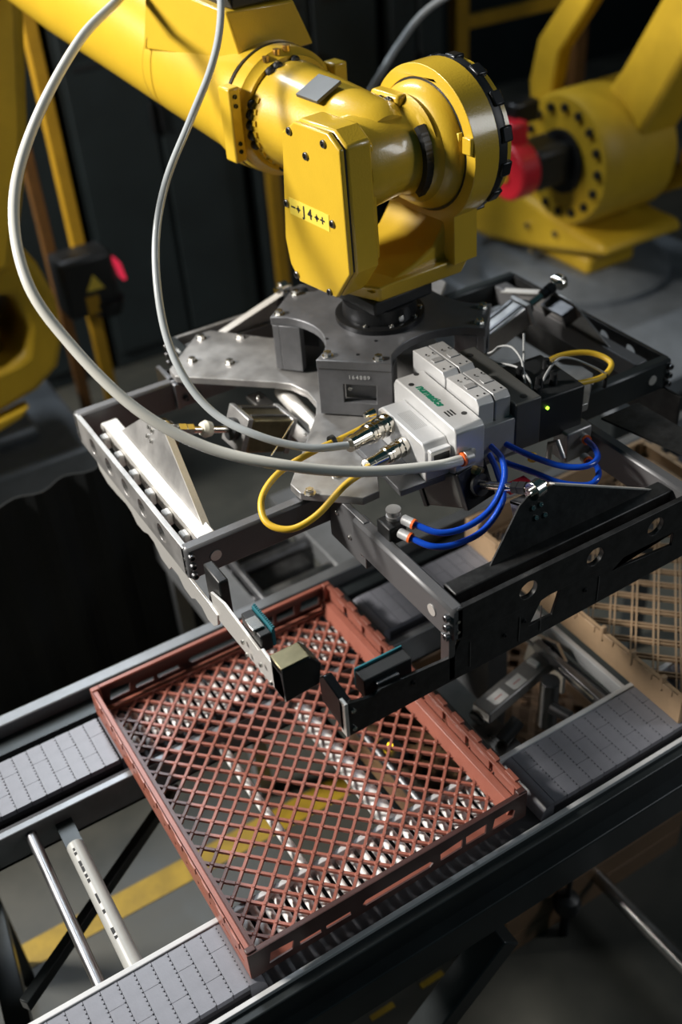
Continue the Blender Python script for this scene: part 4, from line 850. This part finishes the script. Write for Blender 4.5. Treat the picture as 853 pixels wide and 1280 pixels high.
ypl = lambda y: frame((0, y, 0), (1, 0, 0), (0, 0, 1))
r3 = thing('robot', 'blurred yellow robot base and column cut off by the left edge', 'robot', (-0.15, 2.1, 0))
MB().prism([(-0.75, 0.42), (-0.06, 0.60), (0.10, 0.64), (0.185, 0.70), (0.225, 0.80), (0.232, 0.93), (0.200, 1.06), (0.14, 1.14), (-0.3, 1.2), (-0.75, 1.2)], ypl(2.35), 0.42, [[(-0.25, 0.72), (0.02, 0.75), (0.09, 0.78), (0.12, 0.86), (0.10, 0.98), (-0.05, 1.02), (-0.25, 1.02)]]).build('turret', YELF, r3, 0.03, seg=3)
MB().prism([(-0.5, 1.0), (0.12, 1.06), (0.18, 1.21), (0.25, 1.40), (0.275, 1.50), (0.33, 1.76), (0.40, 2.3), (-0.5, 2.3)], ypl(2.16), 0.26).build('lower_arm', YELF, r3, 0.04, seg=3)
MB().box(-0.22, 0.05, 2.05, 2.2, 0.72, 0.90).cyl((0.0, 2.2, 0.85), (0.0, 1.98, 0.85), 0.04, n=20).build('gear_block', YELD, r3, 0.015)
MB().box(-0.2, 0.08, 2.2, 2.3, 0.72, 1.03).build('motor_body', BLK, r3)
MB().prism([(-0.6, 0.40), (0.02, 0.565), (0.06, 0.60), (-0.6, 0.50)], ypl(1.98), 0.06).build('base_lip', YELF, r3, 0.01)
p3 = thing('robot_pedestal', 'dark grey floor pedestal under the left robot, blurred behind the gripper frame', 'pedestal', (-0.1, 2.1, 0))
MB().box(-0.9, 0.26, 1.95, 2.65, 0.0, 0.36).build('pedestal_body', PED, p3, 0.02)
MB().prism([(0, 0), (0.16, 0), (0.16, 0.20), (0.08, 0.30), (0, 0.26)], frame((0.26, 2.10, 0.02), (0, 1, 0), (0, 0, 1)), 0.012).build('side_gusset', PED, p3, 0.004)
MB().box(-0.9, 0.35, 1.88, 2.48, 0.0, 0.06).build('foot_plate', PED, p3, 0.01)
MB().box(-0.9, 0.10, 2.1, 2.6, 0.36, 0.415).build('base_block', PED, p3, 0.02)

# fence posts and rail, scanner
def post(label, x, y, w, h, material, rz=0):
    t = thing('fence_post', label, 'post', (x, y, 0))
    MB().box(x-w/2, x+w/2, y-w/2, y+w/2, 0.01, h).build('tube', material, t, 0.004); MB().box(x-w, x+w, y-w, y+w, 0, 0.01).build('foot_plate', material, t); return t
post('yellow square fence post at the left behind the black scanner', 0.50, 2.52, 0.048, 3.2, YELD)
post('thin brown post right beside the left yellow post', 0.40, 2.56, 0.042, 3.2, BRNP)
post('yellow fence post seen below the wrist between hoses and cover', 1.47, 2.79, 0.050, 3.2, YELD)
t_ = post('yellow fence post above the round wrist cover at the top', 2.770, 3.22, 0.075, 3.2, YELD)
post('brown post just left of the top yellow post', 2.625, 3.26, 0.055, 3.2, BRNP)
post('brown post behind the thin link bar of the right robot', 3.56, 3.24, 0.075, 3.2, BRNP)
tag(MB().box(2.81, 3.60, 3.19, 3.23, 1.06, 1.12).build('fence_rail', YELD, None, 0.004), 'yellow horizontal fence rail at the top between two posts', 'rail')
tag(MB().tube(smooth([(1.30, 1.75, 1.36), (1.241, 1.561, 1.487), (1.319, 1.562, 1.567), (1.428, 1.552, 1.653), (1.6, 1.5, 1.72)], 6), 0.010, 10).build('background_cable', GCAB, None, angle=80), 'blurred grey cable slanting across the top behind the round wrist cover', 'cable')
sc = thing('safety_scanner', 'black safety scanner with red light and yellow warning triangle on the left post', 'scanner', (0.47, 2.36, 0.6))
MB().box(0.365, 0.575, 2.36, 2.50, 0.62, 0.85).build('housing', BLK, sc, 0.02)
MB().prism([(0.556, 0.84), (0.60, 0.79), (0.612, 0.72), (0.598, 0.72), (0.585, 0.78), (0.55, 0.825)], ypl(2.42), 0.05).build('light_bar', LENS, sc, label='glowing red light bar')
MB().lathe((0.53, 2.40, 0.60), (0, 0, 1), [(0, 0), (0, 0.05), (0.05, 0.065), (0.06, 0.065), (0.06, 0)], n=24).build('scan_window', BLKM, sc)
MB().prism([(0.45, 0.72), (0.52, 0.72), (0.485, 0.78)], ypl(2.36), 0.002).build('warning_triangle', LBL, sc, label='yellow warning triangle')
MB().box(0.44, 0.49, 2.358, 2.36, 0.63, 0.70).build('warning_label', YELD, sc)
